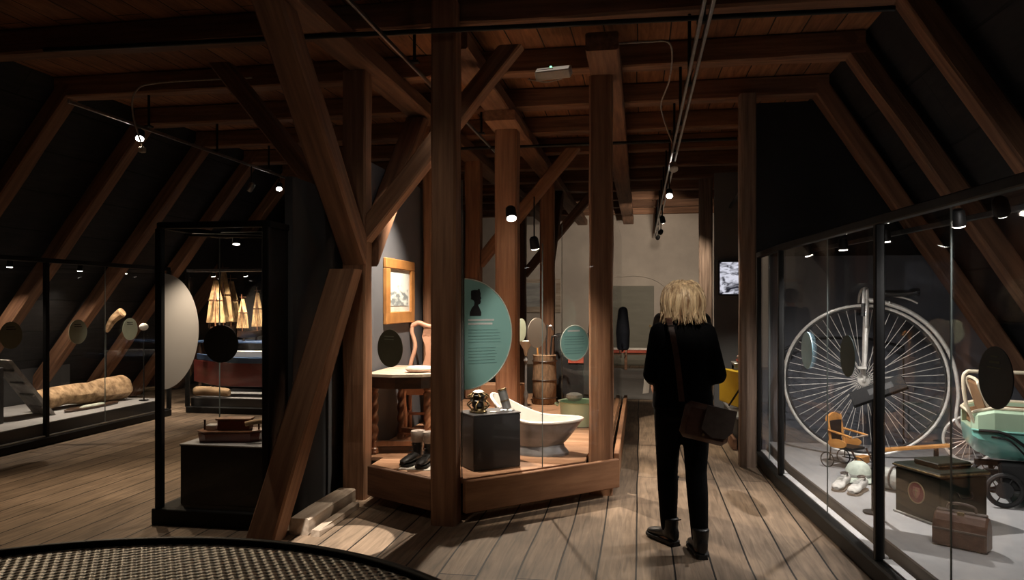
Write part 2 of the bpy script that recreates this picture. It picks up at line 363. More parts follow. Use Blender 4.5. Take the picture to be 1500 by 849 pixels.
# door and arch in the whitewashed end wall
d = MB().box((-.17, 18.47, .98), (1.0, .06, 1.96)); struct(d.build('door_1', DOORM))
m = MB()
for k in range(10):
    a0, a1 = pi * (.12 + .76 * k / 10), pi * (.12 + .76 * (k + 1) / 10)
    m.bar((-.17 - .92 * cos(a0), 18.48, 1.62 + .62 * sin(a0)), (-.17 - .92 * cos(a1), 18.48, 1.62 + .62 * sin(a1)), .05, .07)
struct(m.build('trim_1', WHITEW))
tag(MB().cyl((.24, 18.40, .98), (.24, 18.44, .98), .03, n=12).build('door_knob', BRASS), 'small round knob on the grey green door of the end wall', 'door knob')
bpy.data.objects['door_knob'].parent = bpy.data.objects['door_1']; del bpy.data.objects['door_knob']['category'], bpy.data.objects['door_knob']['label']

# ------------------------------------------------------------------ timbers
def timber(name, label, cat, p0, p1, w, h, mt=W_OLD, up=(0, 0, 1), c0=None, c1=None, group=None, j=.006):
    """hewn timber from p0 to p1 (w across, h along 'up'); c0/c1 = normals of the planes that cut its ends"""
    p0, p1 = V(p0), V(p1); d = p1 - p0; L = d.length; d.normalize(); a, b = frame(d, up)
    mw = M((( d.x, a.x, b.x, p0.x), (d.y, a.y, b.y, p0.y), (d.z, a.z, b.z, p0.z), (0, 0, 0, 1)))
    mr = mw.to_3x3().transposed(); c = min(w, h) * .09
    o = [(-w / 2 + c, -h / 2), (w / 2 - c, -h / 2), (w / 2, -h / 2 + c), (w / 2, h / 2 - c), (w / 2 - c, h / 2), (-w / 2 + c, h / 2), (-w / 2, h / 2 - c), (-w / 2, -h / 2 + c)]
    def cutx(n, y, z):
        if n is None: return 0.
        n = mr @ V(n); return -(n.y * y + n.z * z) / n.x
    ns = max(2, int(L / .22)); rings = []; sd = random.random() * 90
    for i in range(ns + 1):
        t = i / ns; ring = []
        for k, (y, z) in enumerate(o):
            x = (cutx(c0, y, z)) * (1 - t) + (L + cutx(c1, y, z)) * t
            e = 0 if i in (0, ns) else j
            ring.append((x, y + e * NZ.noise((sd + x * 1.7, k * 3.1, 0)) * 1.6, z + e * NZ.noise((sd + x * 1.7, k * 3.1, 9)) * 1.6))
        rings.append(ring)
    ob = MB().loft(rings).build(name, mt, smooth=False); ob.matrix_world = mw
    return tag(ob, label, cat, group)
ORD = ['first', 'second', 'third', 'fourth', 'fifth', 'sixth', 'seventh', 'eighth', 'ninth', 'tenth', 'eleventh', 'twelfth', 'thirteenth']
YJ = [5.18 + 1.15 * k for k in range(-2, 11)]
for i, y in enumerate(YJ):
    timber('ceiling_joist', f'rough brown ceiling joist crossing the whole attic, {ORD[i]} one counted from the viewer', 'joist', (KL - .1, y, ZJ + .1), (KR + .1, y, ZJ + .1), .17, .2, W_OLD, group='ceiling joists')
XR = (1, 0, 0)
for i, y in enumerate(YJ):
    if i < 5 or True:
        z0 = .02
        if i <= 4:
            timber('roof_rafter', f'sloping brown roof rafter behind the right-hand glass showcase, {ORD[i]} one from the viewer', 'rafter', (rx(z0) + .09, y, z0), (rx(3.7) + .09, y, 3.7), .16, .17, W_OLD, up=(0, 1, 0), c0=(0, 0, 1), c1=(0, 0, 1), group='right slope rafters')
        if i <= 8:
            timber('roof_rafter', f'sloping brown roof rafter over the left-hand row of glass cases, {ORD[i]} one from the viewer', 'rafter', (lx(z0) - .09, y, z0), (lx(3.7) - .09, y, 3.7), .16, .17, W_OLD, up=(0, 1, 0), c0=(0, 0, 1), c1=(0, 0, 1), group='left slope rafters')
XA, XB, XC = -2.15, -1.35, -.275
for x, y0, y1, nm in ((XA, -1, 17.5, 'above the row of posts by the picture wall'), (XB, 5.2, 17.5, 'above the middle row of posts'), (XC, 5.4, 17.5, 'above the post at the front corner beside the aisle')):
    timber('ceiling_beam', f'long squared ceiling beam running down the attic {nm}', 'beam', (x, y0, ZB + .068), (x, y1, ZB + .068), .24, .135, W_OLD)
def post(x, y, w, zt, label, mt=W_OLD, z0=0., d=None):
    return timber('timber_post', label, 'post', (x, y, z0), (x, y, zt), w, d or w, mt, up=(0, 1, 0), group=None)
post(XB, 5.06, .18, 3.66, 'tall dark brown timber post standing at the front corner of the central showcase', W_WARM)
post(-.315, 6.075, .19, ZB, 'brown timber post at the aisle end of the central showcase front board', W_WARM)
post(-2.225, 5.60, .19, ZB, 'timber post at the dark partition where two struts meet beside the picture wall', W_WARM, d=.16)
post(XB + .03, 7.35, .22, ZB - .105, 'orange-brown timber post rising behind the bathtub with a lamp on it', W_WARM, z0=.31)
post(XA + .02, 7.52, .2, ZB, 'narrow timber post just behind the framed picture', W_WARM, z0=.31)
post(XA, 9.45, .2, ZB, 'timber post deep in the showcase whose brace crosses behind the bathtub post', W_WARM, z0=.31)
post(XB + .03, 10.6, .2, ZB, 'timber post behind the metal lamp column at the rear of the showcase', W_WARM)
post(XA, 13.3, .2, ZB, 'far timber post near the whitewashed end wall, with a brace', W_OLD)
post(1.0, 7.30, .15, ZJ, 'grey-brown timber post standing between the aisle and the right-hand showcase', W_GREY)
post(1.03, 12.2, .2, ZJ, 'grey-brown timber post far down the aisle past the woman', W_GREY)
for x, y, lb in ((XC, 6.02, 'short wooden saddle block on top of the aisle corner post'), (XB + .03, 7.35, 'short wooden saddle block on top of the bathtub post')):
    pass
timber('saddle_block', 'wooden saddle block on the head of the post behind the bathtub', 'timber block', (XB + .03, 6.9, ZB - .05), (XB + .03, 7.8, ZB - .05), .3, .098, W_WARM)
CX, CZ = (1, 0, 0), (0, 0, 1); CY = (0, 1, 0)
def brace(p0, p1, w, h, label, up, c0, c1, mt=W_OLD): return timber('timber_brace', label, 'brace', p0, p1, w, h, mt, up=up, c0=c0, c1=c1)
brace((-2.215, 5.515, 1.97), (-2.20, 4.20, 3.36), .17, .2, 'thick strut slanting down from the ceiling to the partition post, nearest the viewer', (1, 0, 0), CY, CZ)
brace((-2.17, 5.69, 1.95), (-2.17, 7.05, 3.36), .15, .18, 'dark strut leaning away from the partition post up to the long beam', (1, 0, 0), CY, CZ)
brace((-2.41, 4.47, .002), (-2.225, 5.37, 1.805), .16, .2, 'raking timber strut rising from the floor sill to the partition post', (1, 0, 0), CZ, CZ, W_WARM)
brace((-2.125, 5.605, 2.14), (-.98, 5.605, 3.51), .14, .15, 'slanting brace crossing behind the tall front post up to the ceiling', (0, 1, 0), CX, CZ, W_WARM)
brace((-2.325, 5.605, 2.2), (-3.40, 5.605, 3.51), .14, .15, 'dark brace leaning from the partition post up over the left-hand room', (0, 1, 0), CX, CZ)
brace((-2.03, 9.45, 2.12), (-.85, 9.45, 3.51), .14, .18, 'slanting brace passing behind the bathtub post up to the ceiling', (0, 1, 0), CX, CZ, W_WARM)
brace((-2.03, 13.3, 2.12), (-.85, 13.3, 3.51), .14, .18, 'far slanting brace beneath the ceiling, next to the aisle corner post', (0, 1, 0), CX, CZ)
brace((XB + .03, 10.72, 2.1), (XB + .03, 12.1, 3.37), .14, .16, 'strut leaning away from the rear showcase post toward the end wall', (1, 0, 0), CY, CZ)
timber('floor_sill', 'pale worn timber sill lying on the floor at the foot of the raking strut', 'sill', (-2.245, 4.62, .055), (-2.245, 5.44, .055), .14, .11, W_PALE)
timber('floor_sill', 'thin pale wooden batten lying in front of the timber sill', 'sill', (-2.12, 4.60, .022), (-2.12, 5.3, .022), .06, .044, W_PALE)

# ------------------------------------------------------------------ tracks, pipes, cables
def track(x, y0, y1, z, label, two=True):
    t = thing('lighting_track', label, 'lighting track', (x, y0, z))
    m = MB(); m.box((-.022, (y1 - y0) / 2, 0), (.018, y1 - y0, .03)); m.build('rail', SILV, t)
    if two: MB().box((.022, (y1 - y0) / 2, 0), (.018, y1 - y0, .03)).build('rail', SILV, t)
    for y in YJ:
        if y0 + .1 < y < y1 - .1: MB().cyl((0, y - y0, .01), (0, y - y0, ZJ - z - .002), .012, n=8).box((0, y - y0, .02), (.07, .05, .02)).build('hanger', BLACK, t)
    return t
track(-4.6, 5.35, 10.0, 3.20, 'grey lighting track hanging over the left-hand room', False)
track(.33, 2.4, 17., 3.02, 'pair of thin grey track rails hanging over the aisle')
track(-1.62, 2.4, 9.6, 3.28, 'dark grey lighting track running over the central showcase', False)
def pipe(pts, r, label, name='ceiling_pipe', mt=BLACK): return tag(MB().tube(pts, r, 10).build(name, mt, smooth=True), label, 'pipe' if 'pipe' in name else 'cable')
pipe([(-4.3, 4.75, 3.40), (1.5, 4.75, 3.31)], .017, 'thin black pipe crossing under the ceiling joists near the viewer')
pipe([(-2.0, 8.05, 3.27), (1.0, 8.05, 3.27)], .017, 'thin black pipe crossing beneath the ceiling behind the bathtub post')
def smooth(pts, n=6):
    pts = [V(p) for p in pts]; out = []
    for i in range(len(pts) - 1):
        p0, p1, p2, p3 = pts[max(i - 1, 0)], pts[i], pts[i + 1], pts[min(i + 2, len(pts) - 1)]
        for k in range(n):
            t = k / n; out.append(.5 * ((2 * p1) + (p2 - p0) * t + (2 * p0 - 5 * p1 + 4 * p2 - p3) * t * t + (3 * p1 - p0 - 3 * p2 + p3) * t ** 3))
    return out + [pts[-1]]
pipe(smooth([(-.25, 5.6, 3.49), (.05, 5.6, 3.49), (.22, 5.6, 3.46), (.235, 6.2, 3.38), (.19, 7., 3.40), (.22, 7.2, 3.3), (.31, 7.25, 3.06)]), .007, 'pale loose cable looping beneath the joists down to the aisle track', 'ceiling_cable', GREYH)
pipe(smooth([(-3.3, 5.9, 3.49), (-4.2, 5.9, 3.49), (-4.42, 5.9, 3.42), (-4.52, 6.0, 3.25), (-4.5, 6.1, 2.98)]), .008, 'thin cable hanging down beside the left-hand lighting track', 'ceiling_cable', GREYH)
MB().box((-4.5, 6.1, 2.95), (.05, .05, .05)).build('plug', LAMPW, bpy.data.objects['ceiling_cable.001'])
# emergency luminaire
t = thing('emergency_light', 'tilted white emergency light with a green indicator under the ceiling', 'emergency light', (-.69, 5.93, 3.40)); t.rotation_euler = (R(-52), 0, R(-10))
MB().box((0, 0, 0), (.29, .075, .09)).build('housing', LAMPW, t); MB().box((0, -.04, -.01), (.27, .008, .05)).build('diffuser', glow_mat('emergency_diffuser', (.85, .74, .60), .30), t)
MB().box((-.06, -.046, -.022), (.14, .004, .006)).build('marking', REDE, t); MB().ell((-.02, -.046, .022), (.009, .006, .009)).build('indicator', GREENL, t)
pipe(smooth([(-.9, 5.93, 3.36), (-.75, 5.93, 3.33), (-.62, 5.93, 3.35)]), .005, 'short loose wire under the white emergency light', 'ceiling_cable', GREYH)

# ------------------------------------------------------------------ lamps
def spot(loc, tgt, watts, ang, blend=.5, col=(1, .86, .70), rad=.03, parent=None):
    l = bpy.data.lights.new('spot_beam', 'SPOT'); l.energy = watts; l.spot_size = R(ang); l.spot_blend = blend; l.color = col; l.shadow_soft_size = rad
    o = bpy.data.objects.new('spot_beam', l); COL.objects.link(o); d = V(tgt) - V(loc)
    o.matrix_world = M.Translation(V(loc)) @ d.to_track_quat('-Z', 'Y').to_matrix().to_4x4()
    return o
def lamp(loc, tgt, label, watts, ang=70, ztop=None, col=(1, .86, .70), blend=.6, size=1., lit=True, lens=None, group='track spotlights', rad=.03):
    loc = V(loc); d = (V(tgt) - loc).normalized()
    t = thing('spotlight', label, 'spotlight', loc, group=group)
    MB().tube([-d * .10 * size, -d * .085 * size, -d * .01, d * .0], [.026 * size, .038 * size, .042 * size, .042 * size], 16).build('body', BLACK if lit else SILV, t, True)
    MB().cyl(d * .001, d * .007, .035 * size, n=20).build('lens', (lens or LENS) if lit else SILV, t)
    if ztop is not None:
        MB().cyl((-d * .06 * size) + V((0, 0, .03)), (-d.x * .06 * size, -d.y * .06 * size, ztop - loc.z - .018), .008, n=8).build('stem', BLACK, t)
    if watts: spot(loc + d * .03, tgt, watts, ang, blend, col, rad)
    return t
WC = (1, .84, .66)
# left track
lamp((-4.6, 6.2, 3.08), (-3.9, 4.9, .9), 'bright spotlight at the near end of the left-hand track', 190, 90, 3.20, (1, .78, .54))
lamp((-4.6, 8.9, 3.02), (-3.6, 7.0, .0), 'bright spotlight at the far end of the left-hand track', 170, 80, 3.20, (1, .78, .54))
lamp((-4.63, 8.2, 2.90), (-6.6, 8.6, .6), 'small silver spotlight hanging under the left-hand track', 60, 50, 3.20, WC, lit=False)
# aisle track
lamp((.33, 7.55, 2.88), (.5, 4.9, 0), 'silver spotlight on the aisle track, first of the hanging ones', 34, 60, 3.02, WC, lit=False)
lamp((.33, 8.7, 2.78), (.35, 6.3, 0), 'glaring spotlight on the aisle track above the blonde woman', 85, 70, 3.02, WC)
for k, (y, z, tg, w, lb) in enumerate(((11.2, 2.75, (.75, 13.2, .9), 170, 'small lit spotlight far along the aisle track, nearer of the far pair'), (12.6, 2.72, (-.4, 18.4, 1.9), 160, 'small lit spotlight far along the aisle track, lower of the far pair'), (14.6, 2.8, (-.3, 18.4, 1.9), 150, 'tiny lit spotlight at the end of the aisle track'))):
    lamp((.33, y, z), tg, lb, w, 85, 3.02, WC)
lamp((.33, 3.1, 2.92), (-.75, 5.35, 1.25), 'added unseen spotlight on the near aisle track lighting the teal panel', 150, 22, 3.02, (1, .9, .78))  # out of view, added to light the teal panel from the front
lamp((.33, 2.8, 2.92), (.30, 4.75, 1.56), 'added unseen spotlight at the start of the aisle track lighting the blonde hair', 110, 15, 3.02, (1, .9, .78), blend=.9)  # unseen lamp added so the woman's hair is lit from behind
# central track: the showcase
lamp((-1.62, 6.02, 3.10), (-2.12, 6.5, 1.2), 'spotlight on the central track above the barley-twist table', 620, 62, 3.28, WC, blend=.9)
lamp((-1.62, 2.7, 3.16), (-1.60, 5.3, 1.3), 'added unseen spotlight on the central track brightening the front timbers', 26, 60, 3.28, WC, blend=1.)  # soft front light added out of view to lift the dark timbers
lamp((-1.62, 3.4, 3.16), (-1.90, 4.53, 0), 'spotlight on the central track aimed at the timber sill', 1150, 11.5, 3.28, (1, .9, .78), blend=.08, rad=.008)
lamp((-1.22, 7.0, 2.36), (-.85, 6.0, .4), 'lit black lamp fixed on the bathtub post', 290, 80, None, WC, size=1.3)
lamp((-1.16, 8.2, 2.16), (-1.0, 8.9, .6), 'lit lamp hanging on a glass rod behind the bathtub post', 200, 110, 2.75, WC, size=1.3)
for z_, tg, wt_, an_, lb in ((2.95, (-1.80, 5.85, .3), 260, 42, 'upper added lamp hidden behind the tall front post'), (2.55, (-.80, 6.1, .4), 260, 66, 'lower added lamp hidden behind the tall front post')):  # both added to brighten the showcase, kept out of sight by the post
    lt = lamp((-1.45, 5.38, z_), tg, lb, wt_, an_, None, WC, blend=.9)
    MB().cyl((.0, -.03, .09), (.04, -.225, .09), .008, n=8).build('arm', BLACK, lt)

# ------------------------------------------------------------------ glass cases
def wpart(mb, name, mt, t, smooth_=False):
    """part given in world coordinates, under the unrotated Empty t"""
    mb.v = [(x - t.location.x, y - t.location.y, z - t.location.z) for x, y, z in mb.v]
    return mb.build(name, mt, t, smooth_)
def pane(t, p, q, z0, z1, thick=.008):
    p, q = V((*p, 0)), V((*q, 0)); d = (q - p).normalized(); n = V((-d.y, d.x, 0)) * thick / 2
    g = .006
    p, q = p + d * g, q - d * g
    m = MB(); m.loft([[a + n + V((0, 0, z)), b + n + V((0, 0, z)), b - n + V((0, 0, z)), a - n + V((0, 0, z))] for z in (z0, z1) for a, b in ((p, q),)])
    gp = wpart(m, 'glass_pane', GLASS, t)
    return gp
def gedge(t, p, z0, z1): return wpart(MB().box((p[0], p[1], (z0 + z1) / 2), (.007, .007, z1 - z0), b=0), 'glass_edge', GEDGE, t)
def hbar(p, q, z, w, h): return MB().bar((*p, z), (*q, z), w, h)
def lerp(p, q, t): return tuple(a + (b - a) * t for a, b in zip(p, q))
R0, R1, R2, R3 = (1.14, 7.5), (1.16, 6.48), (1.317, 4.43), (1.49, 2.2)
t = thing('glass_showcase', 'long black-framed glass showcase along the right-hand wall with the tall bicycle inside', 'showcase', (1.2, 5., 0))
for a, b in ((R0, R1), (R1, R2), (R2, R3)):
    wpart(hbar(a, b, .055, .09, .11), 'base_rail', BLACK, t); wpart(hbar(a, b, 2.01, .06, .05), 'top_rail', BLACK, t)
    ia, ib = lerp(a, b, .01), lerp(a, b, .99); wpart(hbar((ia[0] + .035, ia[1]), (ib[0] + .035, ib[1]), .118, .05, .012), 'sill_strip', ALU, t)
    fs = [0, .5, 1] if a == R0 else [0, .573, 1] if a == R1 else [0, .363, 1]
    for k in range(2):
        pane(t, lerp(a, b, fs[k]), lerp(a, b, fs[k + 1]), .122, 1.98)
    gedge(t, lerp(a, b, fs[1]), .122, 1.98)
for p in (R0, R1, R2, R3): wpart(MB().box((p[0], p[1], 1.05), (.05, .05, 1.88)), 'frame_post', BLACK, t)
m = MB(); m.loft([[(1.235, 7.5, z), (1.235, 6.46, z), (1.40, 4.43, z), (1.57, 2.2, z), (rx(.2) - .02, 2.2, z), (rx(.2) - .02, 7.5, z)] for z in (.0, .185)]); wpart(m, 'plinth', PLING, t)
m = MB(); m.loft([[(1.23, 7.5, z), (1.23, 6.46, z), (1.395, 4.43, z), (1.565, 2.2, z), (rx(.2) - .02, 2.2, z), (rx(.2) - .02, 7.5, z)] for z in (.186, .2)]); wpart(m, 'display_floor', PLINW, t)
ZR = .2
CW = (1, .95, .90)
for k, (x, y, tg, w, lb) in enumerate((
    (1.32, 6.2, (1.9, 6.6, .2), 18, 'lit puck lamp nearest the far corner of the bicycle showcase'),
    (1.426, 5.6, (1.6, 5.9, .2), 165, 'lit puck lamp above the tall bicycle wheel inside the showcase'),
    (1.493, 4.9, (1.7, 5.2, .2), 18, 'lit puck lamp just past the frame post of the bicycle showcase'),
    (1.54, 3.95, (1.9, 4.6, .2), 17, 'small lit puck lamp above the brown bag in the showcase'),
    (1.50, 3.42, (2.5, 5.0, .5), 18, 'lit puck lamp hanging toward the glass at the near end of the bicycle showcase'),
    (1.66, 3.5, (2.4, 4.6, .3), 20, 'lit puck lamp set back at the near end of the bicycle showcase'))):
    lamp((x, y, 1.93), tg, lb, w, 135, 1.985, CW, size=.8, lens=LENS2, group='showcase puck lamps', blend=.8, rad=.01)
tag(MB().bar((1.42, 7.2, 2.00), (1.85, 3.2, 2.00), .03, .03).build('lamp_rail', BLACK), 'thin black lamp rail inside the top of the bicycle showcase', 'lamp rail')

# left-hand row of cases
LXF = -6.38
t = thing('glass_showcase', 'black-framed glass showcase along the left-hand roof slope holding driftwood', 'showcase', (-6.4, 7, 0))
LY = [4.2, 7.07, 7.97, 9.2]
for i in range(3):
    a, b = (LXF, LY[i]), (LXF, LY[i + 1])
    wpart(hbar(a, b, .045, .08, .09), 'base_rail', BLACK, t); wpart(hbar(a, b, 2.01, .05, .05), 'top_rail', BLACK, t)
    wpart(hbar(a, b, .10, .03, .012), 'sill_strip', SILV, t)
    pane(t, a, b, .11, 1.985)
for y in (4.2, 7.07, 9.2): wpart(MB().box((LXF, y, 1.04), (.05, .05, 1.90)), 'frame_post', BLACK, t)
gedge(t, (LXF, 7.97), .11, 1.985)
wpart(MB().box((-7.17, 6.7, .11), (1.46, 5.0, .22)), 'plinth', PLING, t); wpart(MB().box((-7.17, 6.7, .226), (1.46, 5.0, .012)), 'display_floor', PLINW, t)
wpart(MB().box((-7.93, 6.7, .52), (.03, 5.0, .58)), 'back_panel', PLIND, t)
for k, (y, w, lb) in enumerate(((6.98, 75, 'near end of the'), (8.0, 80, 'middle of the'), (8.8, 65, 'far end of the'))):
    lamp((-6.75, y, 1.94), (-7.0, y + .1, .2), f'lit puck lamp at the {lb} driftwood showcase', w, 110, 1.985, WC, size=.8, lens=LENS2, group='showcase puck lamps', blend=.8, rad=.02)
# back case across the left-hand room
t = thing('glass_showcase', 'wide glass showcase of ship models across the back of the left-hand room', 'showcase', (-4.4, 9.8, 0))
BY = 9.5
wpart(hbar((-6.3, BY), (-2.52, BY), .045, .08, .09), 'base_rail', BLACK, t); wpart(hbar((-6.3, BY), (-2.52, BY), 2.0, .05, .04), 'top_rail', SILV, t)
for i in range(3): pane(t, (-6.3 + 1.26 * i, BY), (-6.3 + 1.26 * (i + 1), BY), .1, 1.975)
for i in (1, 2): gedge(t, (-6.3 + 1.26 * i, BY), .1, 1.975)
for x in (-6.3, -2.52): wpart(MB().box((x, BY, 1.03), (.05, .05, 1.9)), 'frame_post', BLACK, t)
wpart(MB().box((-4.41, 10.1, .10), (3.74, 1.1, .20)), 'plinth', PLIND, t); wpart(MB().box((-4.41, 10.1, .205), (3.74, 1.1, .01)), 'display_floor', PLINW, t)
wpart(MB().box((-4.41, 10.56, .83), (2.9, .28, .016)), 'glass_shelf', GLASS, t); wpart(MB().box((-4.41, 10.415, .83), (2.9, .008, .018), b=0), 'glass_edge', GEDGE, t)
struct(plane_box(-6.6, -2.45, 10.74, 10.8, 0, 2.6).build('wall_ship_side', DARKW))
for x, w, lb in ((-6.0, 90, 'larger sailing ship'), (-5.5, 90, 'smaller sailing ship'), (-4.6, 50, 'red hull, near the partition')):
    lamp((x, 9.66, 1.93), (x - .02, 10.0, 1.), f'lit puck lamp over the {lb} in the ship showcase', w, 120, 1.98, WC, size=.8, lens=LENS2, group='showcase puck lamps', blend=.8, rad=.02)

# free-standing case on the left
t = thing('glass_showcase', 'free-standing black-framed glass showcase with a red boat model on a dark plinth', 'showcase', (-2.95, 5.1, 0))
fx0, fx1, fy0, fy1 = -3.33, -2.52, 4.70, 5.45
wpart(MB().box(((fx0 + fx1) / 2, (fy0 + fy1) / 2, .055), (fx1 - fx0 + .08, fy1 - fy0 + .08, .11)), 'base', BLACK, t)
for x, y in ((fx0, fy0), (fx1, fy0), (fx1, fy1)): wpart(MB().box((x, y, 1.09), (.05, .05, 1.96)), 'frame_post', BLACK, t)
for a, b in (((fx0, fy0), (fx1, fy0)), ((fx0, fy1), (fx1, fy1)), ((fx0, fy0), (fx0, fy1)), ((fx1, fy0), (fx1, fy1))): wpart(hbar(a, b, 2.09, .05, .045), 'top_rail', BLACK, t)
pane(t, (fx0 + .025, fy0), (fx1 - .025, fy0), .112, 2.065); pane(t, (fx0, fy0 + .025), (fx0, fy1 - .025), .112, 2.065); pane(t, (fx0 + .025, fy1), (fx1 - .025, fy1), .112, 2.065)
gedge(t, (fx0, fy1), .11, 2.07)
wpart(MB().box((fx1, (fy0 + fy1) / 2, 1.09), (.03, fy1 - fy0 - .05, 1.95)), 'side_panel', BLACK, t)
lamp((-2.98, 5.1, 1.99), (-2.92, 5.0, .5), 'small lit puck lamp in the top of the free-standing showcase', 30, 120, 2.06, WC, size=.7, lens=LENS2, group='showcase puck lamps', rad=.02)
tag(MB().tube([(fx0 + .03, 4.95, 2.05), (fx1 - .03, 4.95, 2.02)], .012, 8).build('lamp_rail', BLACK), 'thin black lamp rail inside the top of the free-standing showcase', 'lamp rail')
t = thing('display_plinth', 'low dark box plinth with a pale top inside the free-standing showcase', 'plinth', (-2.91, 5.02, .111))
MB().box((0, 0, .21), (.66, .44, .42)).build('body', mat('near_black_paint', (.012, .012, .012), .6, spec=.2), t); MB().box((0, 0, .425), (.67, .45, .012)).build('top', PLINW, t)

# central showcase platform
F0, F1, F2 = (-2.10, 5.45), (-1.33, 5.03), (-.235, 6.03)
t = thing('showcase_platform', 'raised wooden showcase platform with a broad front board and tall frameless glass', 'showcase', (-1.2, 7, 0))
inner = [(-2.255, 5.72), (-2.05, 5.72), (-2.05, 5.45), (-1.45, 5.11), (-1.45, 5.16), (-1.25, 5.16), (-1.25, 5.10), (-.43, 5.855), (-.43, 6.18), (-.245, 6.18), (-.245, 10.1), (-2.255, 10.1)]
m = MB(); m.loft([[(x, y, z) for x, y in inner] for z in (.27, .298)]); wpart(m, 'deck', W_PLAT, t)
m = MB(); m.loft([[((x + 1.25) * .9 - 1.25, (y - 7) * .9 + 7, z) for x, y in ((-2.255, 5.72), (-2.1, 5.47), (-1.33, 5.03), (-.3, 6.12), (-.245, 10.1), (-2.255, 10.1))] for z in (.0, .268)]); wpart(m, 'plinth', DARKW, t)
def board(p, q, name='front_board', mt=W_WARM):
    d = (V((*q, 0)) - V((*p, 0))); L = d.length; a = math.atan2(d.y, d.x)
    b = MB().box((L / 2, 0, .0), (L, .045, .225)).build(name, mt, t); b.location = (p[0] - t.location.x, p[1] - t.location.y, .19 - t.location.z); b.rotation_euler = (0, 0, a); return b
W_BOARD = mat('front_board_pine', (.46, .24, .125), .65, col2=(.26, .12, .058), scale=(1.6, 12, 12), detail=7, bump=.3)
board((-1.215, 5.035), (-.175, 5.975), mt=W_BOARD); board((-2.05, 5.405), (-1.45, 5.07), mt=W_OLD); board((-.195, 6.19), (-.195, 10.1), mt=W_BOARD)  # left front board takes a darker wood colour in place of shade
G0, G1 = (-1.25, 5.12), (-.33, 5.954)
pane(t, (-2.04, 5.455), (-1.45, 5.12), .30, 2.42); gedge(t, (-1.455, 5.13), .30, 2.42)
gm = (-.735, 5.588); pane(t, G0, gm, .30, 2.42); pane(t, gm, G1, .30, 2.42); gedge(t, gm, .30, 2.0); gedge(t, G0, .30, 2.42)
pane(t, (-.25, 6.19), (-.25, 8.2), .30, 2.42); pane(t, (-.25, 8.2), (-.25, 10.05), .30, 2.42)
pane(t, (-.86, 8.2), (-.27, 8.2), .30, 2.42); gedge(t, (-.86, 8.2), .30, 2.42)

# ------------------------------------------------------------------ label discs on the glass
def disc(name, label, c, ang, r, mt, a0=0, a1=2 * pi, lines=(), edge=None, txt=FTXT, th=.004, cat='label disc', group=None):
    """round plate facing 'ang' (direction of its front normal in the XY plane); lines = (x, z, w, h, material)"""
    t = thing(name, label, cat, c, ang + pi / 2, group)
    pts = circ(r, 56, a0, a1) if a1 - a0 > 6 else circ(r, 40, a0, a1) + [(r * cos(a1), r * sin(a1))]
    m = MB(); m.loft([[(x, 0, z) for x, z in pts], [(x, th, z) for x, z in pts]]); m.build('plate', mt, t)
    if edge:
        e = circ(r - .001, 56, a0, a1) if a1 - a0 > 6 else circ(r - .001, 40, a0, a1) + [(0, r * sin(a1))]
        MB().tube([(x, -.001, z) for x, z in e], .0045, 6, closed=a1 - a0 > 6).build('rim', edge, t)
    for (x, z, w, h, tm) in lines: MB().box((x, -.0018, z), (w, .0016, h), b=0).build('text_line', tm or txt, t)
    return t
def textbars(x0, z0, n, w, dz, h, seed, tm):
    r = random.Random(seed); out = []
    for i in range(n):
        ww = w * r.uniform(.8, 1); out.append((x0 + ww / 2, z0 - i * dz, ww, h, tm))
    return out
def normal_of(p, q): d = V((*q, 0)) - V((*p, 0)); return math.atan2(-d.x, d.y)   # front normal to the right-hand side of p->q
na = normal_of(G0, G1)
def on(p, q, f, z, off=.012):
    a = normal_of(p, q); b = lerp(p, q, f); return (b[0] + off * cos(a), b[1] + off * sin(a), z)
# big teal half-disc with portrait silhouette
ln = [(.135, .10, .215, .014, WTXT), (.128, .073, .20, .014, WTXT)] + textbars(.03, .03, 5, .29, .022, .006, 3, FTXT) + textbars(.03, -.10, 6, .27, .022, .006, 4, FTXT)
tl = disc('text_panel', 'large teal half-round text panel with a black portrait silhouette on the showcase glass', on(G0, G1, .012, 1.325), na, .395, TEAL, -pi / 2, pi / 2, ln, TEALE, cat='text panel')
head = [(.055, .225), (.09, .215), (.115, .212), (.123, .19), (.113, .172), (.098, .165), (.085, .152), (.095, .135), (.120, .122), (.135, .165 - .06), (.135, .135 - .03), (.132, .125), (.045, .125), (.036, .14), (.040, .165), (.055, .19), (.065, .205)]
sil = [(.040, .13), (.134, .13), (.136, .155), (.118, .192), (.108, .205), (.112, .213), (.126, .216), (.132, .233), (.128, .245), (.136, .256), (.129, .270), (.130, .292), (.124, .309), (.122, .322), (.112, .325), (.108, .316), (.075, .316), (.052, .310), (.050, .285), (.052, .262), (.050, .248), (.064, .246), (.075, .238), (.080, .225), (.076, .205), (.058, .188), (.043, .158)]
m = MB(); m.loft([[(x, -.003, z) for x, z in sil], [(x, -.001, z) for x, z in sil]]); m.build('silhouette', INK, tl)
disc('label_disc', 'small round teal label with a pale rim on the glass beside the aisle corner post', on(G0, G1, .80, 1.235), na, .137, TEAL, lines=textbars(-.07, .095, 1, .14, .02, .014, 8, WTXT) + textbars(-.1, .05, 4, .2, .02, .006, 5, FTXT) + textbars(-.09, -.04, 3, .18, .02, .006, 6, FTXT), edge=TEALE)
LA, LB = (-2.04, 5.455), (-1.45, 5.12)
disc('label_disc', 'round olive label on the glass below the framed picture', on(LA, LB, .31, 1.205), normal_of(LA, LB), .142, OLIVE, lines=textbars(-.06, .09, 2, .12, .022, .007, 9, SAGE))
disc('label_disc', 'pale cream round label hanging behind the bathtub, in front of the wicker barrel', (-1.15, 8.28, 1.21), R(-30), .17, CREAMP)
disc('label_disc', 'narrow sage green round label behind the bathtub, next to the cream one', (-1.33, 8.3, 1.24), R(-15), .13, SAGE)
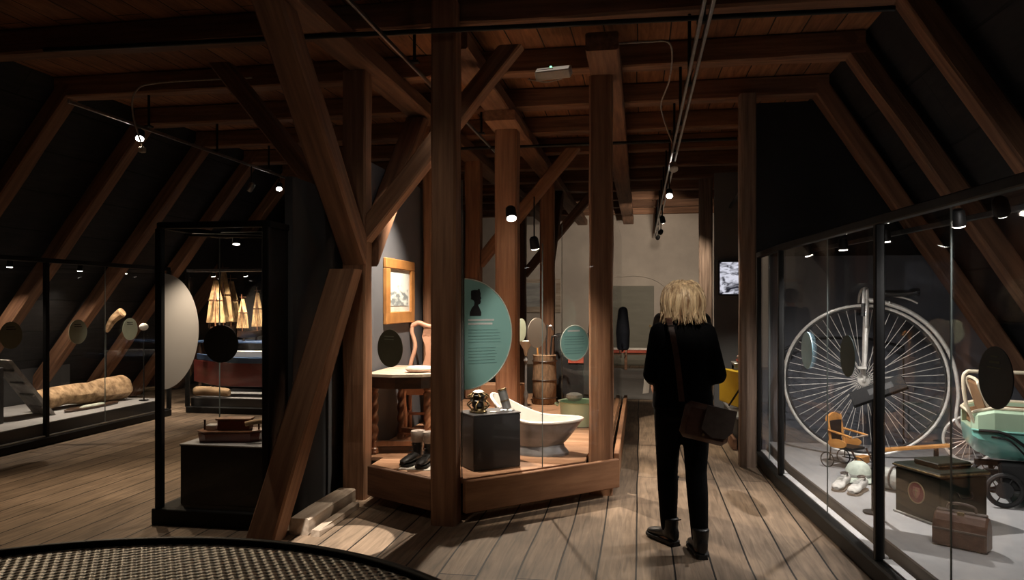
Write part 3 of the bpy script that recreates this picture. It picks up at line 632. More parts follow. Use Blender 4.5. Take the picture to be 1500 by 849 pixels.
# free-standing case
disc('text_panel', 'large cream half-round text panel on the side glass of the free-standing showcase', (fx0 + .012, fy0 + .03, 1.345), R(180), .41, CREAMP, pi / 2, pi * 1.5, cat='text panel')
disc('label_disc', 'round charcoal label on the front glass of the free-standing showcase', (-2.855, fy0 - .012, 1.265), R(-90), .13, CHAR)
for y, lb, mt in ((6.60, 'round dull sage label on the glass above the leaning carved slab', OLIVE), (7.52, 'round sage label on the driftwood showcase glass, middle one of three', SAGE), (8.40, 'round pale sage label on the driftwood showcase glass, beside the tan carving', SAGE)):
    disc('label_disc', lb, (LXF + .014, y, 1.215), 0, .14, mt, lines=textbars(-.06, .085, 2, .12, .024, .01, int(y * 9), CHAR))
ra = normal_of(R2, R1) + pi
for f, z, r, mt, lb in ((.365, 1.20, .135, BLUEP, 'round sky blue label on the glass in front of the tall bicycle wheel'), (.774, 1.218, .13, DKGRN, 'round dark green label on the glass over the bicycle wheel hub')):
    disc('label_disc', lb, on(R2, R1, 1 - f, z, -.012), ra, r, mt)
disc('label_disc', 'round slate grey label on the glass in front of the pale green carriage', on(R3, R2, .468, 1.25, -.012), normal_of(R3, R2) + pi, .125, SLATE, lines=[(0, .085, .05, .006, GTXT), (0, .062, .075, .009, GTXT), (-.005, .04, .1, .005, GTXT)])

# ------------------------------------------------------------------ bicycle showcase contents
def rot_z(mb, a):
    mb.v = [(x * cos(a) - y * sin(a), x * sin(a) + y * cos(a), z) for x, y, z in mb.v]; return mb
# penny-farthing (built in its own XZ plane, heading -X)
t = thing('penny_farthing', 'tall old bicycle with a huge spoked front wheel in the right-hand showcase', 'bicycle', (1.93, 6.92, .202), R(-12))
RW = .655; cz = RW + .012
m = MB(); m.tube([(RW * cos(a), 0, cz + RW * sin(a)) for a in [2 * pi * k / 64 for k in range(64)]], .0135, 8, True); fw = m.build('front_wheel', NICKEL, t, True)
m = MB(); m.tube([((RW - .022) * cos(a), 0, cz + (RW - .022) * sin(a)) for a in [2 * pi * k / 64 for k in range(64)]], .010, 8, True); m.build('inner_rim', RUBB, fw, True)
m = MB()
for k in range(56):
    a = 2 * pi * k / 56; s = 1 if k % 2 else -1
    m.cyl((.03 * cos(a + .5 * s), .045 * s, cz + .03 * sin(a + .5 * s)), ((RW - .02) * cos(a), 0, cz + (RW - .02) * sin(a)), .0022, n=5)
m.build('spokes', NICKEL, fw)
MB().lathe([(.012, -.075), (.02, -.06), (.045, -.05), (.045, -.04), (.022, -.03), (.022, .03), (.045, .04), (.045, .05), (.02, .06), (.012, .075)], 20, m=M.Translation((0, 0, cz)) @ M.Rotation(R(90), 4, 'X')).build('hub', NICKEL, fw, True)
top = 2 * RW + .012
m = MB()
for s in (-1, 1): m.tube([(0, .078 * s, cz), (.012, .07 * s, cz + .3), (.02, .05 * s, top - .02), (.025, .02 * s, top + .05)], [.011, .019, .021, .015], 10)
m.tube([(.025, 0, top + .02), (.02, 0, top + .15)], .022, 12); m.build('fork', NICKEL, t, True)
m = MB(); m.tube(smooth([(-.02, -.30, top + .01), (-.015, -.27, top + .10), (0, -.16, top + .145), (.02, 0, top + .15), (0, .16, top + .145), (-.015, .27, top + .10), (-.02, .30, top + .01)], 5), .013, 8); hb = m.build('handlebar', NICKEL, t, True)
for s in (-1, 1): MB().cyl((-.02, .30 * s, top + .02), (-.022, .305 * s, top - .09), .017, n=12).build('grip', RUBB, hb)
bb = smooth([(.03, 0, top + .05)] + [((RW + g) * cos(R(a)), 0, cz + (RW + g) * sin(R(a))) for a, g in ((76, .045), (58, .045), (38, .045), (16, .05), (-6, .07), (-24, .12))] + [(.80, 0, .26)], 8)
m = MB(); m.tube(bb, [.022 - .009 * i / len(bb) for i in range(len(bb))], 10); m.build('backbone', NICKEL, t, True)
m = MB(); m.tube([(.80 + .19 * cos(a), 0, .205 + .19 * sin(a)) for a in [2 * pi * k / 40 for k in range(40)]], .012, 8, True); rw = m.build('rear_wheel', NICKEL, t, True)
m = MB()
for k in range(20): a = 2 * pi * k / 20; m.cyl((.80, .02 * (-1) ** k, .205), (.80 + .18 * cos(a), 0, .205 + .18 * sin(a)), .002, n=5)
m.build('spokes', NICKEL, rw)
m = MB(); m.tube(smooth([(.10, 0, top + .06), (.2, 0, top + .085), (.34, 0, top + .06), (.42, 0, top + .02)], 4), .008, 8)
m.tube([(.2, -.04, top + .03), (.2, .04, top + .03)], .007, 8); m.build('saddle_spring', NICKEL, t, True)
m = MB(); m.loft([[(x, w * math.cos(2 * pi * j / 12), z + .03 * math.sin(2 * pi * j / 12)) for j in range(12)] for x, w, z in ((.10, .03, top + .10), (.16, .045, top + .105), (.25, .08, top + .105), (.33, .13, top + .11), (.40, .14, top + .12), (.43, .09, top + .118))]); m.build('saddle', LEATHB, t, True)
for s in (-1, 1):
    m = MB(); m.tube([(0, .08 * s, cz), (.02 * s, .10 * s, cz - .12 * s)], .009, 8); m.box((.02 * s, .13 * s, cz - .12 * s), (.07, .09, .018)); m.build('pedal', NICKEL, t)
m = MB(); m.bar((0, -.12, .006), (0, .12, .006), .06, .012); m.build('floor_stand', BLACK, t)
tag(MB().tube(smooth([(1.35, 7.35, 1.11), (1.55, 7.35, 1.20), (1.85, 7.35, 1.22), (2.1, 7.35, 1.21), (2.4, 7.35, 1.14)], 6), .014, 8).build('curved_rod', BLACK), 'black curved rod on the slate wall behind the tall bicycle', 'rod')
m = MB(); m.tube([(1.35, 7.36, .24), (1.35, 7.36, 1.11)], .008, 8)
m.build('upright', BLACK, None); o = bpy.data.objects['upright']; o.parent = bpy.data.objects['curved_rod']
m = MB(); m.tube([(2.4, 7.36, .24), (2.4, 7.36, 1.14)], .008, 8).build('upright', BLACK, bpy.data.objects['curved_rod'])

# wooden push chair with a long handle pole
t = thing('push_chair', 'small honey wood child push chair with a dark seat, in front of the bicycle wheel', 'push chair', (1.66, 6.42, .201), R(42)); t.scale = (.84, .84, .84)
m = MB()
for s in (-1, 1): m.bar((.105 * s, .09, .20), (.10 * s, .14, .50), .02, .022)
m.build('back_frame', W_HONEY, t)
m = MB(); m.loft([[(-.115 + .23 * k / 12, y, .48 + .045 * sin(pi * k / 12) if top_ else .445) for k in range(13) for top_ in ((1,))] + [(.115 - .23 * k / 12, y, .445) for k in range(13)] for y in (.128, .15)]); m.build('crest_rail', W_HONEY, t)
MB().box((0, .122, .33), (.185, .014, .24), m=M.Translation((0, .0, 0))).build('back_cloth', LEATHB, t)
MB().box((0, -.02, .205), (.20, .22, .024)).build('seat', LEATHB, t)
for s in (-1, 1):
    ar = MB().tube(smooth([(.115 * s, .12, .36), (.12 * s, .0, .345), (.125 * s, -.14, .325)], 4), .011, 8).build('armrest', W_HONEY, t, True)
    m = MB(); m.loft([[(.12 * s + .006 * q, .02 + .10 * cos(2 * pi * j / 18), .245 + .042 * sin(2 * pi * j / 18)) for j in range(18)] for q in (-1, 1)]); m.build('side_wing', W_HONEY, t)
m = MB(); m.tube([(-.125, -.14, .325), (.125, -.14, .325)], .009, 8); m.build('front_bar', W_PALE, t)
m = MB(); m.box((0, -.16, .11), (.15, .07, .07)); m.build('footrest', W_HONEY, t)
for s in (-1, 1): MB().bar((.115 * s, -.13, .20), (.115 * s, -.20, .08), .014, .014).build('leg', W_DARK, t)
for x, y in ((-.13, .12), (.13, .12), (-.12, -.2), (.12, -.2)): MB().tube([(x, y + .07 * cos(a), .076 + .07 * sin(a)) for a in [2 * pi * k / 20 for k in range(20)]], .0055, 6, True).build('wheel', BLACK, t, True)
m = MB()
for x in (-.13, .13): m.bar((x * .9, -.2, .076), (x * .9, .12, .076), .01, .01); m.bar((x * .9, .1, .076), (x * .9, .09, .2), .01, .01)
m.build('undercarriage', BLACK, t)
t = thing('wooden_pole', 'honey coloured flat wooden pole lying slanted beside the push chair', 'wooden pole', (1.80, 6.2, .201))
m = MB(); m.bar((0, 0, .19), (.60, .13, .225), .055, .022); m.build('shaft', W_HONEY, t); m = MB(); m.bar((.04, .02, .0), (.04, .02, .178), .03, .03); m.bar((.5, .12, .0), (.5, .12, .20), .03, .03); m.build('support', BLACK, t)

# bundle, sun hat, shoes
t = thing('sun_helmet', 'pale green domed sun helmet behind the white shoes', 'helmet', (1.63, 5.98, .202), R(-25)); t.scale = (.85, .85, .85)
MB().lathe([(.001, .17), (.05, .165), (.085, .14), (.105, .1), (.112, .05), (.112, .04)], 28, sy=1.1).build('crown', PALEG, t, True)
MB().lathe([(.105, .045), (.15, .02), (.155, .012), (.15, .006), (.10, .03)], 28, sy=1.15).build('brim', PALEG, t, True)
MB().lathe([(.1135, .04), (.1145, .045), (.1145, .065), (.113, .07)], 28, sy=1.1).build('band', LINEN, t, True)
t = thing('travel_roll', 'long grey linen roll with straps beside the sun helmet and shoes', 'bedroll', (1.88, 5.62, .215), R(-42))
m = MB(); rings = []
for k in range(13):
    x = -.24 + .48 * k / 12; r = .07 * (1 if 0 < k < 12 else .88)
    rings.append([(x, (r + .006 * sin(j * 2.1 + k)) * cos(2 * pi * j / 20), .072 + (r + .006 * sin(j * 1.7 + k)) * sin(2 * pi * j / 20)) for j in range(20)])
m.loft(rings).build('roll', LINEN, t, True)
for x in (-.12, .1): MB().tube([(x, .078 * cos(a), .078 + .078 * sin(a)) for a in [2 * pi * k / 24 for k in range(24)]], .007, 6, True).build('strap', LEATHG, t, True)
t = thing('linen_pile', 'small white folded linen behind the green trunk', 'linen', (2.22, 5.75, .2), R(-20))
for k in range(4): MB().box((.004 * k, 0, .03 + .052 * k), (.16 - .01 * k, .22, .05), b=.018).build('fold', SHOEW, t)
def shoe(name, label, loc, rz, mt, group, L=.25, sole=W_PALE):
    t = thing(name, label, 'shoe', loc, rz, group); W = .042
    prof = [(-.5, .6, .075), (-.42, .85, .085), (-.2, .85, .075), (0, .8, .07), (.15, .95, .055), (.32, 1.05, .042), (.44, .85, .032), (.5, .45, .02)]
    rings = [[(W * w * cos(2 * pi * j / 14), x * L, .014 + h * .5 + h * .5 * sin(2 * pi * j / 14)) for j in range(14)] for x, w, h in prof]
    MB().loft(rings).build('upper', mt, t, True)
    m = MB(); out = [(W * 1.06 * w, x * L * 1.02) for x, w, h in prof] + [(-W * 1.06 * w, x * L * 1.02) for x, w, h in prof[::-1]]
    m.loft([[(x, y, z) for x, y in out] for z in (0, .013)]); m.build('sole', sole, t)
    m = MB(); m.tube([(.022 * cos(a), -.26 * L + .034 * sin(a), .101) for a in [2 * pi * k / 16 for k in range(16)]], .006, 6, True); m.build('collar', LEATHG, t, True)
    m = MB()
    for k in range(4): m.cyl((-.022, .02 * L + k * .016, .088 - k * .004), (.022, .02 * L + k * .016 + .006, .088 - k * .004), .0025, n=6)
    m.build('laces', LINEN, t)
    return t
shoe('shoe', 'white canvas shoe on the showcase floor, the one farther from the viewer', (1.44, 5.70, .202), R(150), SHOEW, 'pair of white shoes')
shoe('shoe', 'white canvas shoe on the showcase floor, the nearer of the pair', (1.525, 5.60, .202), R(146), SHOEW, 'pair of white shoes')

# green trunk with emblem
t = thing('trunk', 'bottle green wooden trunk with a round red emblem in the bicycle showcase', 'trunk', (1.86, 5.05, .2), R(24))
TW, TD, TH = .35, .36, .285
MB().box((0, 0, TH / 2 + .004), (TW, TD, TH), b=.006).build('body', TRUNKG, t)
lid = MB().box((0, 0, TH + .022), (TW + .02, TD + .02, .03), b=.008).build('lid', TRUNKG, t)
MB().box((0, -TD / 2 - .011, TH + .022), (TW + .022, .006, .012), b=.002).build('edge_strip', BRASS, lid)
MB().box((-TW / 2 - .011, 0, TH + .022), (.006, TD + .022, .012), b=.002).build('edge_strip', BRASS, lid)
m = MB(); m.box((0, 0, .008), (TW + .02, TD + .02, .012)); m.build('base_moulding', LINEN, t)
em = MB(); em.loft([[(-TW / 2 - y, x, .165 + z) for x, z in circ(.062, 36)] for y in (.001, .004)]); em = em.build('emblem', REDE, t)
MB().tube([(-TW / 2 - .004, x, .165 + z) for x, z in circ(.064, 36)], .004, 6, True).build('ring', GOLDE, em)
sh = [(-.026, .034), (.026, .034), (.028, 0), (.018, -.022), (0, -.036), (-.018, -.022), (-.028, 0)]
m = MB(); m.loft([[(-TW / 2 - y, x, .165 + z) for x, z in sh] for y in (.004, .006)]); m.build('shield', mat('shield_pink', (.42, .16, .14), .5), em)
m = MB(); m.bar((-TW / 2 - .007, 0, .14), (-TW / 2 - .007, 0, .195), .006, .004); m.bar((-TW / 2 - .007, -.018, .178), (-TW / 2 - .007, .018, .178), .006, .004); m.build('device', GOLDE, em)
for s in (-1, 1):
    m = MB(); m.tube(smooth([(-.05 * s, -TD / 2 - .004, .2), (-.04 * s, -TD / 2 - .02, .17), (.04 * s, -TD / 2 - .02, .17), (.05 * s, -TD / 2 - .004, .2)], 4), .006, 8) if s == 1 else m.tube([(TW / 2 + .004, -.05, .2), (TW / 2 + .02, -.04, .17), (TW / 2 + .02, .04, .17), (TW / 2 + .004, .05, .2)], .006, 8); m.build('handle', BLACK, t, True)
t = thing('folded_case', 'flat dark folded case lying on the lid of the green trunk', 'case', (1.88, 5.07, .2 + TH + .038), R(24))
MB().box((0, 0, .018), (.25, .20, .034), b=.006).build('body', TRUNKG, t); MB().box((0, -.102, .018), (.252, .006, .008), b=.001).build('edge_strip', BRASS, t)
m = MB().tube([(-.03, -.104, .018), (-.02, -.122, .018), (.02, -.122, .018), (.03, -.104, .018)], .004, 6).build('handle', BLACK, t)

# doctor's bag
t = thing('leather_bag', 'brown leather handbag with a clasp in front of the green trunk', 'bag', (1.75, 4.45, .203), R(-36))
BW, BD, BH = .265, .12, .18
prof = [(0, .0), (0, .045), (.92, .15), (1., .35), (.98, .6), (.80, .82), (.45, .97), (.12, 1.)]
def bagring(x, k=1.):
    pts = [(-BD / 2 * .96, .0), (-BD / 2, .08 * BH), (-BD / 2 * .98, .5 * BH), (-BD / 2 * .80, .75 * BH), (-BD / 2 * .45, .93 * BH), (-.012, BH)]
    pts = pts + [(-a, b) for a, b in pts[::-1]]
    return [(x, a * k, .006 + b * (k if b > .1 else 1)) for a, b in pts]
m = MB(); m.loft([bagring(-BW / 2, .93), bagring(-BW / 2 + .012), bagring(-BW / 4), bagring(0), bagring(BW / 4), bagring(BW / 2 - .012), bagring(BW / 2, .93)]); bd = m.build('body', LEATHN, t)
MB().box((0, 0, BH + .008), (BW * .94, .030, .018), b=.005).build('frame_bar', LEATHG, t)
MB().box((0, -BD / 2 - .001, .095), (BW * .99, .006, .012), b=.002).build('seam_welt', LEATHG, t)
for s in (-.36, .36): MB().box((BW * s, 0, .002), (.03, .09, .008), b=.002).build('foot', BRASS, t)
m = MB(); m.tube(smooth([(-.07, 0, BH + .014), (-.06, 0, BH + .045), (0, 0, BH + .055), (.06, 0, BH + .045), (.07, 0, BH + .014)], 5), .008, 8); m.build('handle', LEATHG, t, True)
m = MB(); m.box((0, -.02, BH - .002), (.035, .012, .03), b=.003); m.build('clasp', BRASS, t)

# pale green carriage
t = thing('carriage', 'pale green old child carriage with cream trim and brown lining in the near showcase', 'carriage', (2.72, 5.5, .2), R(-12))
def carr(x, top, bot, w):   # cross-section at x (lengthwise), tub shape
    return [(x, -w, top), (x, -w * 1.04, top - (top - bot) * .35), (x, -w * .92, bot + .07), (x, -w * .6, bot), (x, w * .6, bot), (x, w * .92, bot + .07), (x, w * 1.04, top - (top - bot) * .35), (x, w, top)]
secs = [(-.50, .60, .40, .19), (-.47, .62, .35, .225), (-.38, .645, .31, .25), (-.15, .64, .30, .26), (.15, .63, .30, .26), (.40, .64, .31, .25), (.58, .68, .33, .22), (.66, .66, .45, .17)]
m = MB(); m.loft([carr(x, .50, bt, w) for x, tp, bt, w in secs]); m.build('lower_body', GRN2, t, True)
m = MB(); m.loft([[(x, -w * 1.035, .503), (x, -w * 1.02, tp - .02), (x, -w * .92, tp), (x, -w * .80, tp), (x, -w * .80, .51), (x, w * .80, .51), (x, w * .80, tp), (x, w * .92, tp), (x, w * 1.02, tp - .02), (x, w * 1.035, .503)] for x, tp, bt, w in secs]); m.build('upper_body', GRN1, t)
m = MB(); m.tube([(x, -w * 1.05, .502) for x, tp, bt, w in secs], .007, 8); m.build('waist_line', GRN2, t, True)
rimp = [(x, -w * .9, tp + .008) for x, tp, bt, w in secs] + [(x, w * .9, tp + .008) for x, tp, bt, w in secs[::-1]]
MB().tube(rimp, .012, 8, True).build('rim_trim', CREAM, t, True)
m = MB(); m.loft([[(x, y * .74, z) for y, z in ((-w, .52), (-w, tp - .02), (-w * .9, tp - .02), (-w * .8, .54), (w * .8, .54), (w * .9, tp - .02), (w, tp - .02), (w, .52))] for x, tp, bt, w in secs[1:-1]]); m.build('lining', BROWNL, t)
m = MB(); m.loft([[(-.40, -.19, .56), (-.40, .19, .56), (-.34, .19, .56), (-.34, -.19, .56)], [(-.46, -.18, .79), (-.46, .18, .79), (-.42, .18, .79), (-.42, -.18, .79)], [(-.455, -.12, .82), (-.455, .12, .82), (-.43, .12, .82), (-.43, -.12, .82)]]); m.build('seat_back', BROWNL, t)
MB().tube(smooth([(-.41, -.21, .66), (-.455, -.20, .78), (-.46, -.13, .825), (-.46, .13, .825), (-.455, .20, .78), (-.41, .21, .66)], 4), .011, 8).build('back_trim', CREAM, t, True)
m = MB(); m.tube(smooth([(-.46, -.20, .50), (-.53, -.20, .66), (-.55, -.20, .83), (-.53, -.20, .885), (-.47, -.20, .89), (-.18, -.20, .89)], 5), .012, 8); m.build('push_handle', CREAM, t, True)
m = MB(); m.tube(smooth([(.42, -.21, .66), (.455, -.21, .76), (.46, -.21, .86)], 4), .010, 8); m.build('hood_stay', CREAM, t, True)
m = MB(); m.tube(smooth([(-.47, -.255, .505), (-.34, -.285, .50), (-.22, -.29, .42), (-.13, -.285, .31)], 5), .010, 8); m.tube(smooth([(-.40, -.262, .47), (-.30, -.285, .45), (-.20, -.285, .34)], 5), .006, 8); m.build('spring_strap', BLACK, t, True)
m = MB(); m.bar((-.42, -.17, .22), (.52, -.17, .22), .03, .04); m.bar((-.42, .17, .22), (.52, .17, .22), .03, .04); m.bar((-.32, -.23, .15), (-.32, .23, .15), .03, .03); m.bar((.42, -.23, .15), (.42, .23, .15), .03, .03)
for x in (-.32, .42):
    for y in (-.17, .17): m.bar((x, y, .15), (x, y, .22), .03, .03)
m.build('chassis', BLACK, t)
MB().box((.05, -.20, .20), (.80, .03, .19), b=.02).build('side_skirt', RUBB, t)
for x in (-.32, .42):
    for y in (-.235, .235):
        w_ = MB().tube([(x + .10 * cos(a), y, .117 + .10 * sin(a)) for a in [2 * pi * k / 30 for k in range(30)]], .016, 8, True).build('wheel', RUBB, t, True)
        m = MB(); m.lathe([(.002, -.012), (.05, -.01), (.055, 0), (.05, .01), (.002, .012)], 20, m=M.Translation((x, y, .117)) @ M.Rotation(R(90), 4, 'X'))
        for k in range(6): a = 2 * pi * k / 6; m.cyl((x, y, .117), (x + .095 * cos(a), y, .117 + .095 * sin(a)), .004, n=6)
        m.build('hub', PLIND, w_, False)
tag(MB().box((2.15, 3.86, .215), (.16, .10, .028)).build('small_book', PALEG), 'small pale green book lying at the near edge of the bicycle showcase', 'book')

# tilted reading panel on the frame post
t = thing('information_board', 'tilted black information board on a thin stand near the frame post of the bicycle showcase', 'information board', (1.50, 5.0, .202), R(-14))
tm_ = M.Translation((-.02, 0, .79)) @ M.Rotation(R(-24), 4, 'Y') @ M.Rotation(R(15), 4, 'X')
MB().box((0, 0, 0), (.33, .24, .018), m=tm_).build('panel', mat('matt_black_board', (.008, .008, .008), .8, spec=.05), t)
MB().box((.02, .0, .0098), (.15, .10, .002), m=tm_, b=0).build('printed_sheet', mat('grey_print', (.06, .06, .06), .8, spec=.05), t)
MB().cyl((-.045, .06, .01), (-.045, .06, .785), .010, n=10).build('pole', BLACK, t); MB().cyl((-.045, .06, 0), (-.045, .06, .01), .06, n=20).build('foot', BLACK, t)

# ------------------------------------------------------------------ left-hand cases' contents
def log(name, label, pts, rad, mt, cat='driftwood'):
    pts = smooth(pts, 6); n = 16; rings = []
    for i, p in enumerate(pts):
        d = pts[min(i + 1, len(pts) - 1)] - pts[max(i - 1, 0)]; a, b = frame(d); t = i / (len(pts) - 1)
        r = rad[0] * (1 - t) + rad[1] * t
        rings.append([p + (a * cos(2 * pi * j / n) + b * sin(2 * pi * j / n)) * r * (1 + .28 * NZ.noise((cos(2 * pi * j / n) * 1.3 + p.x * 2, sin(2 * pi * j / n) * 1.3, p.y * 3))) * (.8 if i in (0, len(pts) - 1) else 1) for j in range(n)])
    return tag(MB().loft(rings).build(name, mt, smooth=True), label, cat)
log('driftwood_log', 'long pale brown driftwood log lying in the left-hand showcase', [(-7.14, 7.75, .37), (-7.10, 8.2, .385), (-7.02, 8.65, .395), (-6.92, 9.05, .41)], (.12, .15), W_LOG)
tag(MB().loft([[(-6.78 + .10 * cos(a) * s, 8.25 + .46 * sin(a) * s, z) for a in [2 * pi * k / 24 for k in range(24)]] for z, s in ((.234, .95), (.25, 1), (.262, .96))]).build('flat_board', W_DARK), 'thin dark oval board lying flat in front of the driftwood log', 'board')
tag(MB().loft([[(-6.78 + .05 * cos(a) * s, 8.25 + .22 * sin(a) * s, z) for a in [2 * pi * k / 14 for k in range(14)]] for z, s in ((.263, 1), (.275, .8))]).build('bone_fragment', PALEG), 'pale flat fragment resting on the dark oval board', 'fragment')
t = thing('carved_slab', 'grey carved stone slab leaning tilted beside the driftwood log', 'carved slab', (-6.92, 7.38, .236)); t.scale = (1.1, 1.1, 1.1)
m = MB(); m.loft([[(-.20, .30, .0), (.12, .20, .0), (.14, .24, .0), (-.18, .34, .0)], [(-.20, -.25, .62), (.08, -.32, .62), (.10, -.28, .62), (-.18, -.21, .62)]]); sl = m.build('slab', CONC, t)
m = MB()
for k in range(4):
    f = .12 + .22 * k; m.bar((-.15, .27 - .55 * f, .62 * f + .02), (.09, .18 - .53 * f, .62 * f + .02), .02, .02)
m.build('carved_band', CONC, t)
tag(MB().box((-7.08, 6.74, .54), (.5, .5, .61)).build('display_plinth', PLIND), 'tall dark box plinth in the near end of the driftwood showcase', 'plinth')
log('carved_horn', 'tan curved carving mounted near the end of the driftwood showcase', [(-7.25, 9.08, 1.15), (-7.15, 9.1, 1.32), (-7.02, 9.12, 1.42)], (.03, .07), W_LOG, 'carving')
m = MB(); m.cyl((-7.25, 9.08, .235), (-7.25, 9.08, 1.13), .008, n=8); m.build('stand_rod', BLACK, None); o = bpy.data.objects['stand_rod']; o.parent = bpy.data.objects['carved_horn']
t = thing('glass_float', 'white glazed shell on a thin stand beside the tan carving', 'shell', (-6.58, 8.95, .235)); MB().ell((0, 0, .99), (.05, .07, .05), 14, 8).build('shell', ENAM, t, True); MB().cyl((0, 0, 0), (0, 0, .945), .008, n=8).build('stand_rod', BLACK, t); MB().cyl((0, 0, 0), (0, 0, .01), .06, n=16).build('foot', BLACK, t)

# ship models
def hull_mb(L, B, D, zk=0., sheer=.25):
    m = MB(); rings = []
    for k in range(15):
        u = k / 14; x = -L / 2 + L * u; w = B / 2 * max(.04, (1 - abs(2 * u - 1) ** 2.6)) ; zt = zk + D * (1 + sheer * (2 * u - 1) ** 2); zb = zk + D * .25 * max(0, abs(2 * u - 1) - .6) * 2
        rings.append([(x, -w, zt), (x, -w * .95, (zt + zb) / 2), (x, -w * .45, zb + .04 * D), (x, 0, zb), (x, w * .45, zb + .04 * D), (x, w * .95, (zt + zb) / 2), (x, w, zt)])
    return m.loft(rings)
def ship(label, loc, rz, L, H, nm, hullm, sails=True, group=None):
    t = thing('ship_model', label, 'ship model', loc, rz, group); D = L * .16; B = L * .24
    hull_mb(L, B, D, .06 * H).build('hull', hullm, t, True)
    m = MB(); m.bar((-L * .25, 0, 0), (-L * .25, 0, .07 * H), .02, .03); m.bar((L * .25, 0, 0), (L * .25, 0, .07 * H), .02, .03); m.build('cradle', W_DARK, t)
    zd = .06 * H + D
    for i in range(nm):
        x = -L * .30 + .60 * L * (i / max(1, nm - 1)); h = H * (1 if i == nm // 2 else .86) - zd
        ms = MB().tube([(x, 0, zd * .8), (x - .02, 0, zd + h)], [.012 * L, .004 * L], 8).build('mast', W_WALNUT, t, True)
        for k in range(2):
            z = zd + h * (.505 + .42 * k); w = L * (.33 - .11 * k)
            MB().tube([(x + .02 * L, -w / 2, z), (x + .02 * L, w / 2, z)], .005 * L, 6).build('yard', W_WALNUT, ms)
        if sails:
            for k in range(2):
                z0, z1 = zd + h * (.10 + .42 * k), zd + h * (.49 + .38 * k); w0, w1 = L * (.40 - .12 * k), L * (.28 - .19 * k); r1, r2 = [], []
                sm = MB(); rings = []
                for q in range(7):
                    s = q / 6; z = z0 + (z1 - z0) * s; w = w0 + (w1 - w0) * s; bel = .05 * L * sin(pi * s) + .015 * L
                    front = [(x + bel * (1 - (2 * c / 8 - 1) ** 2) + .02 * L, -w / 2 + w * c / 8, z) for c in range(9)]
                    rings.append(front + [(a - .006, b, c_) for a, b, c_ in front[::-1]])
                sm.loft(rings).build('sail', SAIL, t, True)
    m = MB(); m.tube([(L * .46, 0, zd), (L * .68, 0, zd + .14 * H)], [.010 * L, .004 * L], 8); m.build('bowsprit', W_WALNUT, t, True)
    if sails:
        xl = L * .30; sm = MB(); sm.loft([[(xl + .03, -.003, zd + .62 * (H - zd)), (xl + .03, .003, zd + .62 * (H - zd))] + [(xl + .05, .003, zd + .1), (xl + .05, -.003, zd + .1)], [(L * .64, -.003, zd + .13 * H), (L * .64, .003, zd + .13 * H), (L * .64, .003, zd + .12 * H), (L * .64, -.003, zd + .12 * H)]]); sm.build('jib_sail', SAIL, t)
    r = MB()
    for i in range(nm):
        x = -L * .30 + .60 * L * (i / max(1, nm - 1)); h = H * (1 if i == nm // 2 else .86) - zd
        for s in (-1, 1):
            for k in (-.06, 0, .06): r.cyl((x + k * L, s * B * .48, zd), (x - .015, 0, zd + h * .72), .0025, n=4)
        r.cyl((x - .02, 0, zd + h), (x + .32 * L if i < nm - 1 else L * .68, 0, zd + h * .25 if i < nm - 1 else zd + .14 * H), .0025, n=4)
    r.build('rigging', W_DARK, t)
    return t
ship('large model sailing ship with tan sails, hanging high at the back of the left-hand room', (-6.17, 10.2, .985), R(92), .75, 1.16, 3, W_DARK)
ship('smaller model sailing ship with tan sails beside the larger one', (-5.74, 10.2, .985), R(80), .55, .80, 2, W_DARK)
t = thing('ship_table', 'dark table under the two sailing ship models', 'table', (-5.75, 10.2, .215)); MB().box((0, 0, .755), (1.6, .40, .03)).build('top', BLUEH, t)
for x in (-.7, .7):
    for y in (-.16, .16): MB().box((x, y, .37), (.04, .04, .74)).build('leg', W_DARK, t)
t = thing('hull_model', 'long model ship hull, blue above and dull red below, under the sailing ships', 'hull model', (-5.42, 9.80, .215), R(2))
m = MB(); rings = []
m = hull_mb(1.9, .26, .34, .13, .12); m.build('lower_hull', REDH, t, True)
m = MB(); m.loft([[(-.90 + 1.8 * k / 12, s * .128 * max(.1, 1 - abs(2 * k / 12 - 1) ** 2.6) , z + .05 * (2 * k / 12 - 1) ** 2) for s, z in ((-1, .475), (-1, .55), (1, .55), (1, .475))] for k in range(13)]); m.build('upper_hull', BLUEH, t)
m = MB(); m.box((-.1, 0, .60), (.5, .12, .09)); m.box((.4, 0, .59), (.22, .11, .07)); m.build('deck_house', ENAM, t)
m = MB()
for x in (-.55, .55): m.bar((x, 0, 0), (x, 0, .15), .03, .05)
m.build('cradle', W_DARK, t)
log('driftwood_log', 'short tan driftwood log on the floor of the ship showcase', [(-6.25, 9.60, .285), (-6.0, 9.60, .295), (-5.72, 9.61, .275)], (.07, .055), W_LOG)
for x, y, z, mt, lb in ((-5.1, 10.5, .84, ENAM, 'small white boat model on the glass shelf of the ship showcase'), (-4.6, 10.5, .84, BLUEH, 'small blue boat model on the glass shelf of the ship showcase'), (-4.2, 9.8, .215, W_MAHOG, 'small red brown boat model on the floor of the ship showcase')):
    t = thing('boat_model', lb, 'boat model', (x, y, z), R(8)); hull_mb(.42, .13, .09, .012, .4).build('hull', mt, t, True); MB().cyl((0, 0, .05), (0, 0, .32), .005, n=8).build('mast', W_PALE, t); MB().box((-.05, 0, .115), (.12, .06, .04)).build('cabin', ENAM, t)
    m = MB(); m.box((0, 0, .006), (.12, .05, .012)).build('cradle', W_DARK, t)
